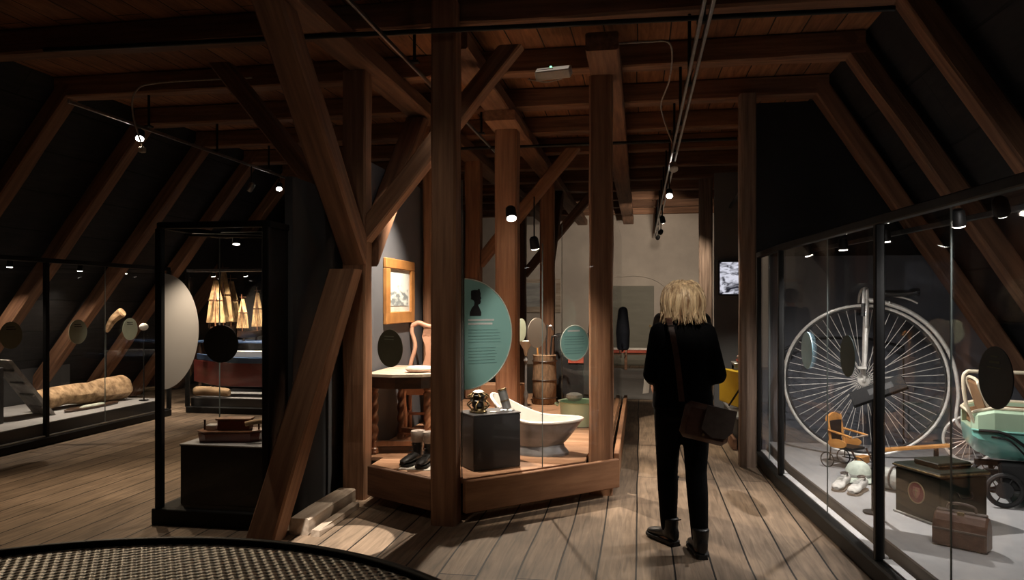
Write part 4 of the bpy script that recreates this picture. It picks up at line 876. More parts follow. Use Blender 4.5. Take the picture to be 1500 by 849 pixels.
# red boat model on the plinth
t = thing('boat_model', 'red mahogany model of a flat-ended barge on the dark plinth', 'boat model', (-2.95, 4.98, .545), R(12))
def barge(L, W, z0, z1, k=1.):
    o = [(-L / 2, -W * .28), (-L * .36, -W / 2), (L * .38, -W / 2), (L / 2, -W * .2), (L / 2, W * .2), (L * .38, W / 2), (-L * .36, W / 2), (-L / 2, W * .28)]
    return MB().loft([[(x * .96, y * .9, z0) for x, y in o], [(x * k, y * k, z1) for x, y in o]])
barge(.44, .19, .0, .062).build('hull', W_MAHOG, t); barge(.45, .20, .063, .078).build('gunwale', W_WALNUT, t)
MB().box((.03, 0, .115), (.23, .10, .075)).build('deck_house', W_MAHOG, t); MB().box((.03, 0, .158), (.25, .115, .012)).build('roof', W_WALNUT, t)
MB().box((-.135, 0, .098), (.07, .08, .04)).build('hatch', ENAM, t); m = MB(); m.cyl((-.19, .0, .078), (-.19, 0, .15), .008, n=8); m.cyl((.2, 0, .078), (.2, 0, .14), .007, n=8); m.build('bollard', W_DARK, t)
t = thing('wooden_block', 'dark wooden pulley block with a tan toggle beside the red barge model', 'pulley block', (-2.64, 4.95, .545), R(20))
m = MB(); m.box((0, 0, .06), (.08, .12, .12), b=.02); m.build('block', W_DARK, t); m = MB(); m.tube(smooth([(-.16, .0, .135), (-.08, 0, .15), (.0, 0, .155), (.05, 0, .165)], 4), [.018] * 13, 10); m.build('toggle', W_LOG, t, True)
m = MB(); m.tube([(.03 * cos(2 * pi * k / 16), -.064, .06 + .03 * sin(2 * pi * k / 16)) for k in range(16)], .008, 6, True); m.build('sheave', BRASS, t, True)

# ------------------------------------------------------------------ central showcase contents
ZP = .299
# framed etching
t = thing('framed_picture', 'oak-framed harbour etching hanging on the slate wall of the central showcase', 'picture', (-2.268, 6.74, 1.655))
FW, FH = .84, .60
m = MB()
for y0, z0, a, b in ((0, FH / 2 - .045, FW, .09), (0, -FH / 2 + .055, FW, .11)): m.box((.017, y0, z0), (.034, a, b))
for s in (-1, 1): m.box((.017, s * (FW / 2 - .055), .005), (.034, .11, FH - .2 + .004), b=.003)
m.build('frame', W_FRAME, t); MB().box((.008, 0, 0), (.008, FW - .2, FH - .18), b=0).build('mount', PAPER, t); MB().box((.0135, 0, .02), (.003, FW - .33, FH - .29), b=0).build('etching', ETCH, t)
# table with barley twist legs
t = thing('table', 'dark table with pale half-round top and barley-twist legs, in the lit showcase', 'table', (-1.93, 6.20, ZP))
tp = [(.40, .40), (-.31, .40), (-.31, -.40)] + [(-.31 + .71 * cos(a), -.02 + .44 * sin(a) - .0) for a in [R(-72 + 144 * k / 20) for k in range(1, 20)]]
tp = [(-.30, .42), (-.30, -.44), (-.05, -.47), (.18, -.40), (.34, -.24), (.38, .0), (.34, .22), (.2, .38), (0, .42)]
TZ = .645
MB().loft([[(x, y, z) for x, y in tp] for z in (TZ, TZ + .022)]).build('top', W_PALE, t)
MB().loft([[(x * .88, y * .88, z) for x, y in tp] for z in (TZ - .10, TZ - .001)]).build('apron', W_DARK, t)
def twist_leg(x, y):
    m = MB(); n = 16; rings = []
    for k in range(61):
        z = .02 + .53 * k / 60
        if k < 8 or k > 54: r = .030
        else: r = None
        ring = []
        for j in range(n):
            a = 2 * pi * j / n
            rr = (.034 if (k < 4 or 56 < k) else .026) if r else .022 + .013 * (.5 + .5 * sin(2 * a - z * 62))
            ring.append((x + rr * cos(a), y + rr * sin(a), z))
        rings.append(ring)
    m.loft(rings); m.lathe([(.018, 0), (.034, .006), (.036, .02), (.02, .036)], 14, (x, y, 0)); return m
for x, y in ((-.24, -.36), (-.24, .32), (.18, -.24), (.2, .22)): twist_leg(x, y).build('leg', W_WALNUT, t, True)
m = MB(); m.bar((-.24, -.36, .085), (.18, -.24, .085), .04, .045); m.build('stretcher', W_WALNUT, t); MB().bar((-.24, .32, .085), (.2, .22, .085), .04, .045).build('stretcher', W_WALNUT, t)
MB().bar((-.03, -.30, .085), (-.02, .27, .085), .04, .045).build('stretcher', W_WALNUT, t)
t = thing('cushion', 'small flat pink oval cushion on the barley-twist table', 'cushion', (-1.83, 5.98, ZP + TZ + .023), R(20))
m = MB(); rings = []
for k in range(9): th = pi * k / 8; rings.append([(max(.004, .115 * sin(th) ** .6) * cos(2 * pi * j / 24), max(.003, .08 * sin(th) ** .6) * sin(2 * pi * j / 24), .028 - .028 * cos(th)) for j in range(24)])
m.loft(rings).build('pillow', PINKC, t, True); MB().tube([(.112 * cos(2 * pi * k / 30), .078 * sin(2 * pi * k / 30), .028) for k in range(30)], .005, 6, True).build('piping', LINEN, t, True)
# chair
t = thing('chair', 'pale wooden chair with a curved splat back beside the barley-twist table', 'chair', (-2.01, 6.88, ZP + .014), R(12))
for s in (-1, 1):
    MB().tube(smooth([(.20 * s, .2, .0), (.20 * s, .2, .42), (.195 * s, .215, .62), (.15 * s, .235, .80), (.185 * s, .25, .95), (.17 * s, .26, 1.02)], 5), [.021] * 26, 10).build('back_post', W_PINK, t, True)
    MB().tube(smooth([(.21 * s, -.2, .42), (.225 * s, -.215, .36), (.205 * s, -.20, .18), (.21 * s, -.21, .03), (.215 * s, -.225, .0)], 5), [.032 - .0006 * k for k in range(21)], 10).build('leg', W_PINK, t, True)
m = MB(); m.tube(smooth([(-.195, .257, 1.0), (-.12, .262, 1.035), (-.05, .262, 1.01), (0, .262, 1.0), (.05, .262, 1.01), (.12, .262, 1.035), (.195, .257, 1.0)], 4), .026, 10); m.build('crest_rail', W_PINK, t, True)
sp = [(.045, .44), (.04, .52), (.075, .62), (.045, .72), (.05, .80), (.085, .90), (.06, 1.0)]
m = MB(); m.loft([[(-w, y, z) for y in (.225 + .04 * (z - .44), .24 + .04 * (z - .44))] + [(w, y, z) for y in (.24 + .04 * (z - .44), .225 + .04 * (z - .44))] for w, z in [( (sp[min(int(k / 4), 5)][0] * (1 - k % 4 / 4) + sp[min(int(k / 4) + 1, 6)][0] * (k % 4 / 4)), (sp[min(int(k / 4), 5)][1] * (1 - k % 4 / 4) + sp[min(int(k / 4) + 1, 6)][1] * (k % 4 / 4))) for k in range(25)]]); m.build('splat', W_PINK, t)
MB().box((0, 0, .405), (.45, .43, .06)).build('seat_rail', W_PINK, t); MB().box((0, -.005, .45), (.41, .39, .035), b=.014).build('seat', W_PLAT, t)
m = MB(); m.bar((-.2, -.2, .17), (-.2, .2, .17), .025, .025); m.bar((.2, -.2, .17), (.2, .2, .17), .025, .025); m.bar((-.2, 0, .17), (.2, 0, .17), .025, .025); m.build('stretcher', W_PINK, t)
# boots
def boot(label, loc, rz):
    t = thing('boot', label, 'boot', loc, rz, 'pair of old boots')
    pr = [(-.5, .7, .07), (-.3, .95, .075), (0, .85, .07), (.25, 1.05, .05), (.42, .9, .038), (.5, .5, .022)]; L = .25; W = .042
    MB().loft([[(W * w * cos(2 * pi * j / 14), x * L, .022 + h * .5 + h * .5 * sin(2 * pi * j / 14)) for j in range(14)] for x, w, h in pr]).build('vamp', LEATHB, t, True)
    MB().loft([[(.042 * k * cos(2 * pi * j / 16), -.065 + d + .052 * k * sin(2 * pi * j / 16), z) for j in range(16)] for z, k, d in ((.05, .95, 0), (.1, .92, -.005), (.16, .98, -.008), (.21, 1.05, -.01))]).build('shaft', LEATHB, t, True)
    MB().loft([[(.046 * k * cos(2 * pi * j / 16), -.075 + .057 * k * sin(2 * pi * j / 16), z) for j in range(16)] for z, k in ((.165, .98), (.17, 1.05), (.235, 1.14), (.25, 1.08), (.24, .9), (.19, .85))]).build('cuff', BOOTG, t, True)
    m = MB(); o = [(W * 1.08 * w, x * L * 1.03) for x, w, h in pr] + [(-W * 1.08 * w, x * L * 1.03) for x, w, h in pr[::-1]]; m.loft([[(x, y, z) for x, y in o] for z in (.008, .022)]); m.box((0, -.09, .006), (.07, .07, .012)); m.build('sole', RUBB, t)
    m = MB()
    for k in range(5): m.cyl((-.02, .03 - k * .016, .085 + k * .022), (.02, .03 - k * .016, .088 + k * .022), .003, n=6)
    m.build('laces', RUBB, t); return t
boot('old black boot with pale cuff by the table, the one at the partition side', (-1.735, 5.49, ZP), R(160)); boot('old black boot with pale cuff by the table, nearer to the tall front post', (-1.615, 5.45, ZP), R(172))
tag(MB().box((-1.66, 5.42, ZP + .002), (.26, .2, .003), b=0).build('label_card', PAPER), 'white card lying under the black boots', 'card'); 
for o in COL.objects:
    if o.name.startswith('boot') and o.type == 'EMPTY': o.location.z += .004
# dark plinth with instruments
t = thing('display_plinth', 'charcoal box plinth standing in front of the bathtub', 'plinth', (-1.15, 5.575, ZP), R(39)); MB().box((0, 0, .203), (.40, .29, .404)).build('body', PLIND, t); MB().box((0, 0, .411), (.405, .295, .01)).build('top', mat('plinth_grey', (.075, .075, .08), .4), t)
zt = ZP + .417
t = thing('brass_instrument', 'ornate dark brass instrument with a white top on the charcoal plinth', 'instrument', (-1.215, 5.50, zt))
MB().lathe([(.001, 0), (.065, 0), (.07, .012), (.05, .02), (.045, .03), (.001, .03)], 24).build('foot', BRASS, t, True)
MB().lathe([(.03, .03), (.05, .05), (.045, .075), (.06, .09), (.045, .105), (.055, .13), (.03, .145)], 16).build('body', LEATHB, t, True)
for k in range(8):
    a = 2 * pi * k / 8; MB().tube(smooth([(.05 * cos(a), .05 * sin(a), .02), (.085 * cos(a), .085 * sin(a), .06), (.055 * cos(a + .3), .055 * sin(a + .3), .095), (.08 * cos(a + .4), .08 * sin(a + .4), .125), (.03 * cos(a), .03 * sin(a), .15)], 4), .0055, 6).build('scroll', BRASS, t, True)
MB().lathe([(.001, .172), (.03, .168), (.045, .155), (.04, .147), (.001, .145)], 18).build('cap', ENAM, t, True)
t = thing('metal_canister', 'tilted shiny metal canister on the charcoal plinth', 'canister', (-1.035, 5.635, zt)); ax = V((-.32, .1, 1)).normalized(); b0 = V((.02, 0, .012))
MB().tube([b0, b0 + ax * .145], .034, 20).build('body', ZINC, t, True); MB().tube([b0 + ax * .146, b0 + ax * .158, b0 + ax * .162], [.037, .037, .03], 20).build('lid', BRASS, t, True); MB().tube([b0 + ax * .06, b0 + ax * .07], .0355, 20).build('band', BRASS, t, True); MB().box((.02, 0, .005), (.10, .07, .009)).build('foot', SILV, t)
tag(MB().box((-1.10, 5.50, zt + .005), (.05, .03, .008)).build('label_card', PAPER), 'tiny white card between the two objects on the charcoal plinth', 'card')
# slipper bath
t = thing('bathtub', 'small grey zinc slipper bathtub with a white inside and high back', 'bathtub', (-.83, 6.13, ZP), R(-12))
def tubring(s, z0, flare): return [(s * flare * .0, 0, 0)]
m = MB(); n = 40; outer = []; inner = []
def rimz(a): c = cos(a); return .275 + .19 * max(0., -c) ** 1.7 + .02 * max(0, c) ** 2
def rimx(a): c = cos(a); return (.37 if c > 0 else .43) * c
for q in range(8):
    f = q / 7; k = .56 + .44 * f ** .8
    outer.append([(rimx(a) * k - .02 * (1 - f), .225 * (.70 + .30 * f ** .8) * sin(a), .075 + (rimz(a) - .075) * f) for a in [2 * pi * j / n for j in range(n)]])
m.loft(outer, caps=False).add([(x, y, z) for x, y, z in outer[0]], [tuple(range(n))]); m.build('shell', ZINC, t, True)
m = MB(); rs = [[(x * .965, y * .95, z + .004 + (.03 if q == 0 else 0)) for x, y, z in r] for q, r in enumerate(outer)]; m.loft(rs, caps=False).add(rs[0], [tuple(range(n))]); m.build('basin', ENAM, t, True)
MB().tube([(rimx(a) * 1.0, .225 * sin(a), rimz(a) + .004) for a in [2 * pi * j / 48 for j in range(48)]], .0125, 8, True).build('rolled_rim', ENAM, t, True)
m = MB(); m.loft([[(rx_ * cos(a) - .02, ry_ * sin(a), z) for a in [2 * pi * j / 36 for j in range(36)]] for rx_, ry_, z in ((.27, .185, 0), (.27, .185, .02), (.235, .155, .06), (.23, .15, .085))]); m.build('foot_ring', ZINC, t, True)
# things deeper in the showcase
t = thing('wicker_barrel', 'tall brown wicker barrel holding canes at the rear of the showcase', 'barrel', (-1.17, 9.1, ZP))
MB().lathe([(.13, 0), (.145, .02), (.15, .3), (.14, .58), (.148, .60), (.13, .61), (.128, .5), (.128, .025), (.001, .022)], 24).build('body', BARREL, t, True)
for z in (.08, .3, .53): MB().tube([(.152 * cos(2 * pi * k / 24), .152 * sin(2 * pi * k / 24), z) for k in range(24)], .008, 6, True).build('hoop', W_DARK, t, True)
for k, (x, y, h, tx) in enumerate(((-.05, .02, .86, -.05), (.04, -.03, .80, .05), (0, .06, .92, .02))):
    c = thing('walking_cane', ('cane leaning toward the wall', 'cane leaning toward the aisle', 'tallest cane')[k] + ' in the brown wicker barrel', 'cane', (-1.17 + x, 9.1 + y, ZP + .03), 0, None)
    MB().tube(smooth([(0, 0, 0), (tx, 0, h - .06), (tx + .02, 0, h), (tx + .06, 0, h + .01), (tx + .08, 0, h - .04)], 5), .011, 8).build('shaft', (W_HONEY, LEATHB, SILV)[k], c, True)
t = thing('glass_lamp', 'white funnel-shaped glass shade on a slim stand behind the bathtub', 'lamp', (-1.33, 8.62, ZP))
MB().lathe([(.07, 0), (.07, .015), (.02, .03), (.014, .1), (.03, .16), (.014, .22), (.014, .55), (.03, .57), (.018, .62)], 18).build('stand', ZINC, t, True); MB().lathe([(.014, .62), (.03, .70), (.085, .79), (.09, .80), (.08, .795), (.02, .70)], 24).build('shade', ENAM, t, True)
t = thing('wash_tub', 'pale green enamel wash tub on the showcase floor near the aisle corner post', 'tub', (-.62, 7.55, ZP))
MB().lathe([(.15, .0), (.17, .01), (.20, .24), (.215, .25), (.195, .245), (.16, .03)], 28).build('body', GRN1, t, True)
for s in (-1, 1): MB().tube(smooth([(.205 * s, -.05, .2), (.235 * s, -.04, .22), (.235 * s, .04, .22), (.205 * s, .05, .2)], 4), .008, 8).build('handle', GRN1, t, True)
tag(MB().lathe([(.01, .30), (.06, .31), (.085, .34), (.08, .37), (.05, .385), (.01, .39)], 20, (-.66, 7.5, ZP - .05)).build('enamel_jug', LINEN, smooth=True), 'grey rounded pot resting in the pale green wash tub', 'pot')
t = thing('oil_lamp', 'small oil lamp with a bright white globe beside the pale green wash tub', 'lamp', (-.395, 6.9, ZP)); MB().lathe([(.05, 0), (.05, .02), (.02, .04), (.016, .16), (.05, .20), (.045, .25), (.02, .27)], 20).build('base', mat('green_glassware', (.05, .14, .10), .2, coat=.6), t, True); MB().lathe([(.02, .27), (.045, .30), (.05, .33), (.03, .38), (.02, .42)], 20).build('globe', ENAM, t, True)
tag(MB().box((-1.66, 8.9, ZP + .13), (.5, .3, .26)).build('pale_crate', W_PLAT), 'low pale wooden crate behind the bathtub high back', 'crate')
t = thing('dark_cabinet', 'dark glazed cabinet against the rear of the showcase', 'cabinet', (-.72, 9.75, ZP)); MB().box((0, 0, .42), (.75, .4, .84)).build('body', DARKW, t); MB().box((-.1, -.21, .62), (.2, .02, .3)).build('door', REDC, t); MB().box((.15, -.21, .42), (.3, .02, .7)).build('door', PLIND, t)

# ------------------------------------------------------------------ farther down the attic
t = thing('framed_picture', 'wide pale framed picture on the whitewashed end wall', 'picture', (-2.72, 18.49, 1.72)); MB().box((0, -.02, 0), (1.5, .04, .84)).build('frame', W_PALE, t); MB().box((0, -.043, .03), (1.25, .004, .6), b=0).build('print', mat('pale_seascape', (.5, .49, .46), .7, col2=(.24, .24, .24), scale=(1.2, 1, 7), detail=5), t)
t = thing('wall_screen', 'lit grey video screen on the slate wall beside the far post', 'screen', (1.32, 9.69, 1.86)); MB().box((0, -.02, 0), (.70, .035, .44)).build('bezel', SCRB, t); sc = MB().box((0, 0, 0), (.66, .003, .40), b=0).build('display', SCREEN, t); sc.location = (0, -.041, 0)
t = thing('bench', 'low red-topped bench standing by the far door', 'bench', (.12, 17.3, 0)); MB().box((0, 0, .42), (1.1, .4, .06)).build('seat', REDC, t); MB().box((0, 0, .37), (1.0, .34, .05)).build('frame', W_OLD, t)
for x in (-.45, .45): MB().box((x, 0, .175), (.06, .3, .34)).build('leg', W_OLD, t)
tag(MB().box((-.02, 17.3, .475), (.55, .3, .04), b=.01).build('paper_stack', PAPER), 'white papers lying on the red bench by the far door', 'papers')
tag(MB().box((-1.0, 14.8, .004), (4.6, 5.6, .008), b=0).build('floor_mat', mat('grey_floor_covering', (.16, .155, .15), .55, scale=(2, 2, 2))), 'wide smooth grey floor covering in front of the far door', 'floor covering')
for o in (bpy.data.objects['bench'], bpy.data.objects['paper_stack']): o.location.z += .008
# yellow boat stall behind the woman
t = thing('showcase_bench', 'low pale display bench under the yellow boat on the slate side', 'bench', (1.40, 8.75, 0)); MB().box((0, 0, .17), (.78, 1.3, .30)).build('plinth', PLING, t); MB().box((0, 0, .335), (.80, 1.34, .03)).build('top', PLINW, t); MB().box((-.42, 0, .06), (.04, 1.4, .12)).build('kerb_board', W_OLD, t)
t = thing('boat', 'bright yellow rowing boat lying on the pale display bench, bow toward the aisle', 'boat', (1.41, 8.56, .352), R(-14))
hull_mb(1.08, .42, .40, .01, .12).build('hull', YELL, t, True)
m = MB(); m.bar((-.42, -.12, .05), (-.20, -.235, .40), .02, .015); m.build('stem_band', BLACK, t)
for x in (-.12, .2): MB().box((x, 0, .385), (.10, .36, .02)).build('thwart', W_WALNUT, t)

t = thing('display_shelf', 'narrow grey shelf above the yellow boat', 'shelf', (1.40, 8.85, .845)); MB().box((0, 0, 0), (.70, .34, .03)).build('board', PLINW, t); MB().box((0, -.17, -.01), (.70, .012, .05)).build('edge_strip', SILV, t)
for x in (-.33, .33): MB().box((x, .155, -.255), (.02, .02, .475)).build('leg', BLACK, t)
for k, (x, mt, lb) in enumerate(((1.18, REDC, 'red folded cloth on the shelf above the yellow boat, end nearest the aisle'), (1.36, ENAM, 'white folded cloth between the red ones above the yellow boat'), (1.55, REDC, 'red folded cloth on the shelf above the yellow boat, farther from the aisle'))):
    t = thing('folded_cloth', lb, 'cloth', (x, 8.82, .862), R(6 * k)); MB().box((0, 0, .02), (.17, .22, .038), b=.012).build('fold', mt, t); MB().box((.004, 0, .06), (.16, .21, .038), b=.012).build('fold', mt if k == 1 else PINKC, t)
lamp((1.15, 8.45, 2.3), (1.35, 8.85, .5), 'added lit puck lamp above the yellow boat', 75, 75, 2.75, (1, .86, .62), size=.8, lens=LENS2, group='showcase puck lamps')  # warm lamp added to brighten the yellow boat
tag(MB().bar((1.08, 8.45, 2.76), (1.12, 9.7, 2.76), .03, .03).build('lamp_rail', BLACK), 'short black lamp rail reaching out from the slate wall over the yellow boat', 'lamp rail')

# ------------------------------------------------------------------ round metal table at the viewer's feet
t = thing('round_table', 'very large round table with a black rim and perforated metal top', 'table', (-1.301, 1.061, 0))
RT, ZT = 1.225, .76
m = MB(); m.lathe([(.001, ZT - .03), (RT - .02, ZT - .03), (RT - .02, ZT - .018), (.001, ZT - .018)], 96); m.build('top', MESHTOP, t)
MB().tube([(RT * cos(2 * pi * k / 128), RT * sin(2 * pi * k / 128), ZT - .02) for k in range(128)], .021, 10, True).build('rim', BLACK, t, True)
for k in range(4):
    a = pi / 4 + pi / 2 * k; MB().cyl((.85 * cos(a), .85 * sin(a), 0), (.85 * cos(a), .85 * sin(a), ZT - .032), .025, n=12).build('leg', BLACK, t)

# ------------------------------------------------------------------ people
def hand(m, wr, fwd, nrm, side, curl=.5, sc=1.):
    """five-fingered hand: palm from wrist along fwd, palm facing nrm, thumb on 'side' vector"""
    f, nn, sd = V(fwd).normalized(), V(nrm).normalized(), V(side).normalized(); wr = V(wr)
    for k in (-1.5, -.5, .5, 1.5): m.cap(wr + sd * k * .010 * sc, wr + f * .088 * sc + sd * k * .0205 * sc, .014 * sc, .0105 * sc, 8)
    for k, L in zip((1.5, .5, -.5, -1.5), (.072, .080, .074, .058)):
        p = wr + f * .088 * sc + sd * k * .0205 * sc; d = f.copy(); rr = .0085 * sc
        for q, fr in enumerate((.44, .32, .24)):
            d = (d * cos(curl * (.5 if q == 0 else .8)) + nn * sin(curl * (.5 if q == 0 else .8))).normalized(); p2 = p + d * L * fr * sc; m.cap(p, p2, rr, rr * .9, 8); p = p2; rr *= .9
    p = wr + f * .025 * sc + sd * .024 * sc; d = (f * .75 + sd * .6 + nn * .3).normalized(); p2 = p + d * .045 * sc; m.cap(p, p2, .0125 * sc, .0105 * sc, 8)
    d = (f * .95 + sd * .1 + nn * .35).normalized(); m.cap(p2, p2 + d * .036 * sc, .0102 * sc, .008 * sc, 8)
def ering(c, rx_, ry_, n=20, p=2.4):
    out = []
    for j in range(n):
        a = 2 * pi * j / n; ca, sa = cos(a), sin(a)
        out.append((c[0] + rx_ * math.copysign(abs(ca) ** (2 / p), ca), c[1] + ry_ * math.copysign(abs(sa) ** (2 / p), sa), c[2]))
    return out
def person(label, loc, rz, J, top, trous, shoes_m, hair_m, female=True, coat=0., head_yaw=0., short=False):
    """J: joint positions in the figure's own frame (x right, y ahead, z up)"""
    t = thing('person', label, 'person', loc, rz)
    hd = V(J['head']); nk = V(J['neck']); sh = [V(J['shl']), V(J['shr'])]; el = [V(J['ell']), V(J['elr'])]; wr = [V(J['wrl']), V(J['wrr'])]
    hip = [V(J['hipl']), V(J['hipr'])]; kn = [V(J['knl']), V(J['knr'])]; an = [V(J['anl']), V(J['anr'])]; pel = V(J['pel']); sw = (sh[1] - sh[0]).length / 2
    # --- continuous body
    m = MB()
    m.ell(hd, (.074, .094, .112), 24, 16); m.ell(hd + V((0, .028, -.055)), (.056, .062, .066), 18, 12)        # skull, jaw
    m.cap(nk + V((0, -.01, -.04)), hd + V((0, -.012, -.06)), .060, .052, 16)
    Rm = M.Rotation(head_yaw, 4, 'Z')
    def hp(x, y, z): return hd + (Rm @ V((x, y, z)))
    m.cap(hp(0, .088, .002), hp(0, .106, -.030), .010, .0155, 10); m.ell(hp(0, .082, .022), (.05, .014, .010), 14, 8)     # nose, brow
    m.ell(hp(0, .086, -.060), (.024, .011, .006), 12, 6); m.ell(hp(0, .085, -.069), (.021, .011, .006), 12, 6); m.ell(hp(0, .072, -.098), (.022, .02, .016), 12, 8)   # lips, chin
    for s in (-1, 1):
        m.ell(hp(.031 * s, .080, .002), (.013, .010, .010), 10, 8); m.ell(hp(.045 * s, .062, -.03), (.024, .022, .022), 12, 8); m.ell(hp(.076 * s, -.006, -.008), (.010, .020, .031), 10, 8)
    tors = [(pel.z - .07, .13, .10), (pel.z, .155, .112), (pel.z + .12, .135, .098), (pel.z + .24, .14, .10), (pel.z + .36, sw * .92, .112), (sh[0].z + .0, sw * .95, .085), (sh[0].z + .045, .075, .065)]
    yy = lambda z: pel.y + (nk.y - pel.y) * (z - pel.z) / (nk.z - pel.z)
    xx = lambda z: pel.x + (nk.x - pel.x) * (z - pel.z) / (nk.z - pel.z)
    m.loft([ering((xx(z), yy(z), z), a, b) for z, a, b in tors])
    for i in (0, 1):
        s = -1 if i == 0 else 1
        m.cap(sh[i], el[i], .050, .040); m.cap(el[i], wr[i], .040, .027); m.cap(hip[i], kn[i], .082, .054); m.cap(kn[i], (kn[i] * .68 + an[i] * .32) + V((0, -.012, 0)), .054, .054); m.cap(kn[i] * .68 + an[i] * .32 + V((0, -.012, 0)), an[i], .052, .037)
        toe = V(J['toel' if i == 0 else 'toer']); m.cap(an[i] + V((0, 0, -.045)), V((toe.x, toe.y, .035)), .034, .026)
        f = (wr[i] - el[i]).normalized(); inn = V((-s, 0, 0)) if abs(f.z) > .7 else V((-s * .6, 0, -.8)); inn = (inn - f * inn.dot(f)).normalized()
        sd = f.cross(inn) ; sd = sd if sd.dot(V((0, 1, .6))) > 0 else -sd
        hand(m, wr[i] + f * .008, f, inn, sd, .45, .95)
    fuse(m.build('body', SKIN, t), .0052, 2, .5)
    # --- upper garment
    m = MB(); hem = J.get('hem', pel.z - .02)
    tt = [(hem, .19 + coat * .03, .14 + coat * .02), (pel.z + .04, .185, .138), (pel.z + .14, .165 + .01 * coat, .125), (pel.z + .26, .172, .125), (pel.z + .37, sw * .98, .132), (sh[0].z - .01, sw * 1.0, .105), (sh[0].z + .04, sw * .62, .082), (nk.z + .005, .074, .068)]
    if coat: tt = [tt[0]] + [(pel.z - .12, .195, .145)] + tt[1:]
    m.loft([ering((xx(z), yy(z) - .004, z), a, b, 28) for z, a, b in tt])
    for i in (0, 1):
        m.cap(sh[i], el[i], .066, .060, 14); e2 = el[i] + (wr[i] - el[i]) * (.62 if short else .93); m.cap(el[i], e2, .060, .046, 14)
    gm = fuse(m.build('top' if not coat else 'coat', top, t), .013, 5, .6)
    # --- trousers
    m = MB()
    m.loft([ering((pel.x, pel.y, z), a, b, 24) for z, a, b in ((pel.z - .10, .150, .118), (pel.z, .168, .128), (pel.z + .08, .155, .118))])
    for i in (0, 1):
        cf = kn[i] * .66 + an[i] * .34 + V((0, -.012, 0)); m.cap(hip[i], kn[i], .096, .068, 16); m.cap(kn[i], cf, .068, .066, 16); m.cap(cf, an[i] + V((0, 0, .03)), .066, .052, 16)
    fuse(m.build('trousers', trous, t), .012, 4, .6)
    # --- shoes
    for i in (0, 1):
        toe = V(J['toel' if i == 0 else 'toer']); a = an[i]; d = V((toe.x - a.x, toe.y - a.y, 0)).normalized(); b = V((-d.y, d.x, 0)); base = V((a.x, a.y, J.get('solez', 0)))
        lift = V((0, 0, a.z - .085))
        m = MB(); rg = []
        for x, w, h in ((-.075, .026, .085), (-.06, .037, .10), (0, .040, .095), (.07, .043, .065), (.14, .046, .048), (.18, .038, .036), (.20, .016, .022)):
            rg.append([base + lift + d * x + b * w * cos(2 * pi * j / 14) + V((0, 0, .024 + h / 2 + h / 2 * sin(2 * pi * j / 14))) for j in range(14)])
        m.loft(rg); m.loft([[base + lift + d * (-.018 + .053 * k * cos(2 * pi * j / 16)) + b * .050 * k * sin(2 * pi * j / 16) + V((0, 0, z)) for j in range(16)] for z, k in ((.06, .9), (.10, .93), (.15, 1.02), (.175, 1.08))])
        so = fuse(m.build('boot', shoes_m, t), .008, 3, .5)
        m = MB(); out = [(x, w * 1.08) for x, w in ((-.08, .022), (-.06, .038), (0, .041), (.07, .044), (.14, .048), (.185, .038), (.207, .014))]; out = out + [(x, -w) for x, w in out[::-1]]
        m.loft([[base + lift + d * x + b * w + V((0, 0, z)) for x, w in out] for z in (.012, .03)]); m.loft([[base + lift + d * x + b * w + V((0, 0, z)) for x, w in ((-.08, .03), (-.02, .036), (-.02, -.036), (-.08, -.03))] for z in (0, .0125)]); m.build('sole', RUBB, so)
        m = MB(); q = base + lift + d * -.075 + V((0, 0, .165)); m.bar(q, q - d * .035 + V((0, 0, .014)), .018, .006); m.build('pull_tab', shoes_m, so)
    return t, hd
def hair_shell(t, hd, mt, L, yaw_=0., seed=1, nl=150, full=1.):
    """many tapered locks falling from a parting over a cap of hair; the face side stays open"""
    rnd = random.Random(seed); m = MB()
    m.ell(hd + V((0, -.016, .010)), (.086 * full, .100 * full, .112), 26, 18)
    for k in range(nl):
        a = rnd.uniform(-.66, pi + .66) + pi
        el_ = rnd.uniform(.05, 1.12); ln = L * rnd.uniform(.62, 1.08); flick = rnd.uniform(-.016, .034) * (L / .17); tw = rnd.uniform(-.30, .30); lift = rnd.uniform(-.004, .012) * full
        pts = []
        for q in range(7):
            u = q / 6; th = el_ * max(0., 1 - u * 1.25)
            rad = (.092 * full + lift + .016 * sin(pi * min(1, u * 1.1)) * full) * cos(th)
            z = .116 * sin(th) + .008 - ln * max(0, u - .12) ** 1.25
            if u > .7: rad += flick * (u - .7) / .3 - .012 * (u - .7)
            sw_ = a + tw * u * u
            pts.append(hd + V((cos(sw_) * rad, sin(sw_) * rad * 1.08 - .014, z)))
        w = rnd.uniform(.006, .014); pp = smooth(pts, 3); m.tube(pp, [w * max(.12, 1 - .88 * (i / (len(pp) - 1)) ** 2.5) for i in range(len(pp))], 6)
    rz_ = M.Translation(hd) @ M.Rotation(yaw_, 4, 'Z') @ M.Translation(-hd)
    m.v = [tuple(rz_ @ V(p)) for p in m.v]
    return m.build('hair', mt, t, True)
WJ = dict(head=(.0, .02, 1.572), neck=(0, 0, 1.435), shl=(-.142, -.005, 1.362), shr=(.142, -.01, 1.362), ell=(-.192, -.03, 1.10), elr=(.205, -.05, 1.10), wrl=(-.165, .19, 1.05), wrr=(.10, .19, 1.06),
    pel=(.0, .0, .93), hipl=(-.085, .0, .88), hipr=(.085, .0, .88), knl=(-.082, .095, .49), knr=(.080, -.02, .49), anl=(-.072, .10, .085), anr=(.085, -.125, .085), toel=(-.155, .235, .03), toer=(.075, .03, .03), hem=.885)
wt, whd = person('blonde woman seen from behind in a black top, black trousers and ankle boots', (.262, 4.78, 0), R(6), WJ, BLKCLOTH, BLKTROU, LEATHB, BLONDE)
hair_shell(wt, whd, BLONDE, .185, R(18), 3, 420, 1.14)
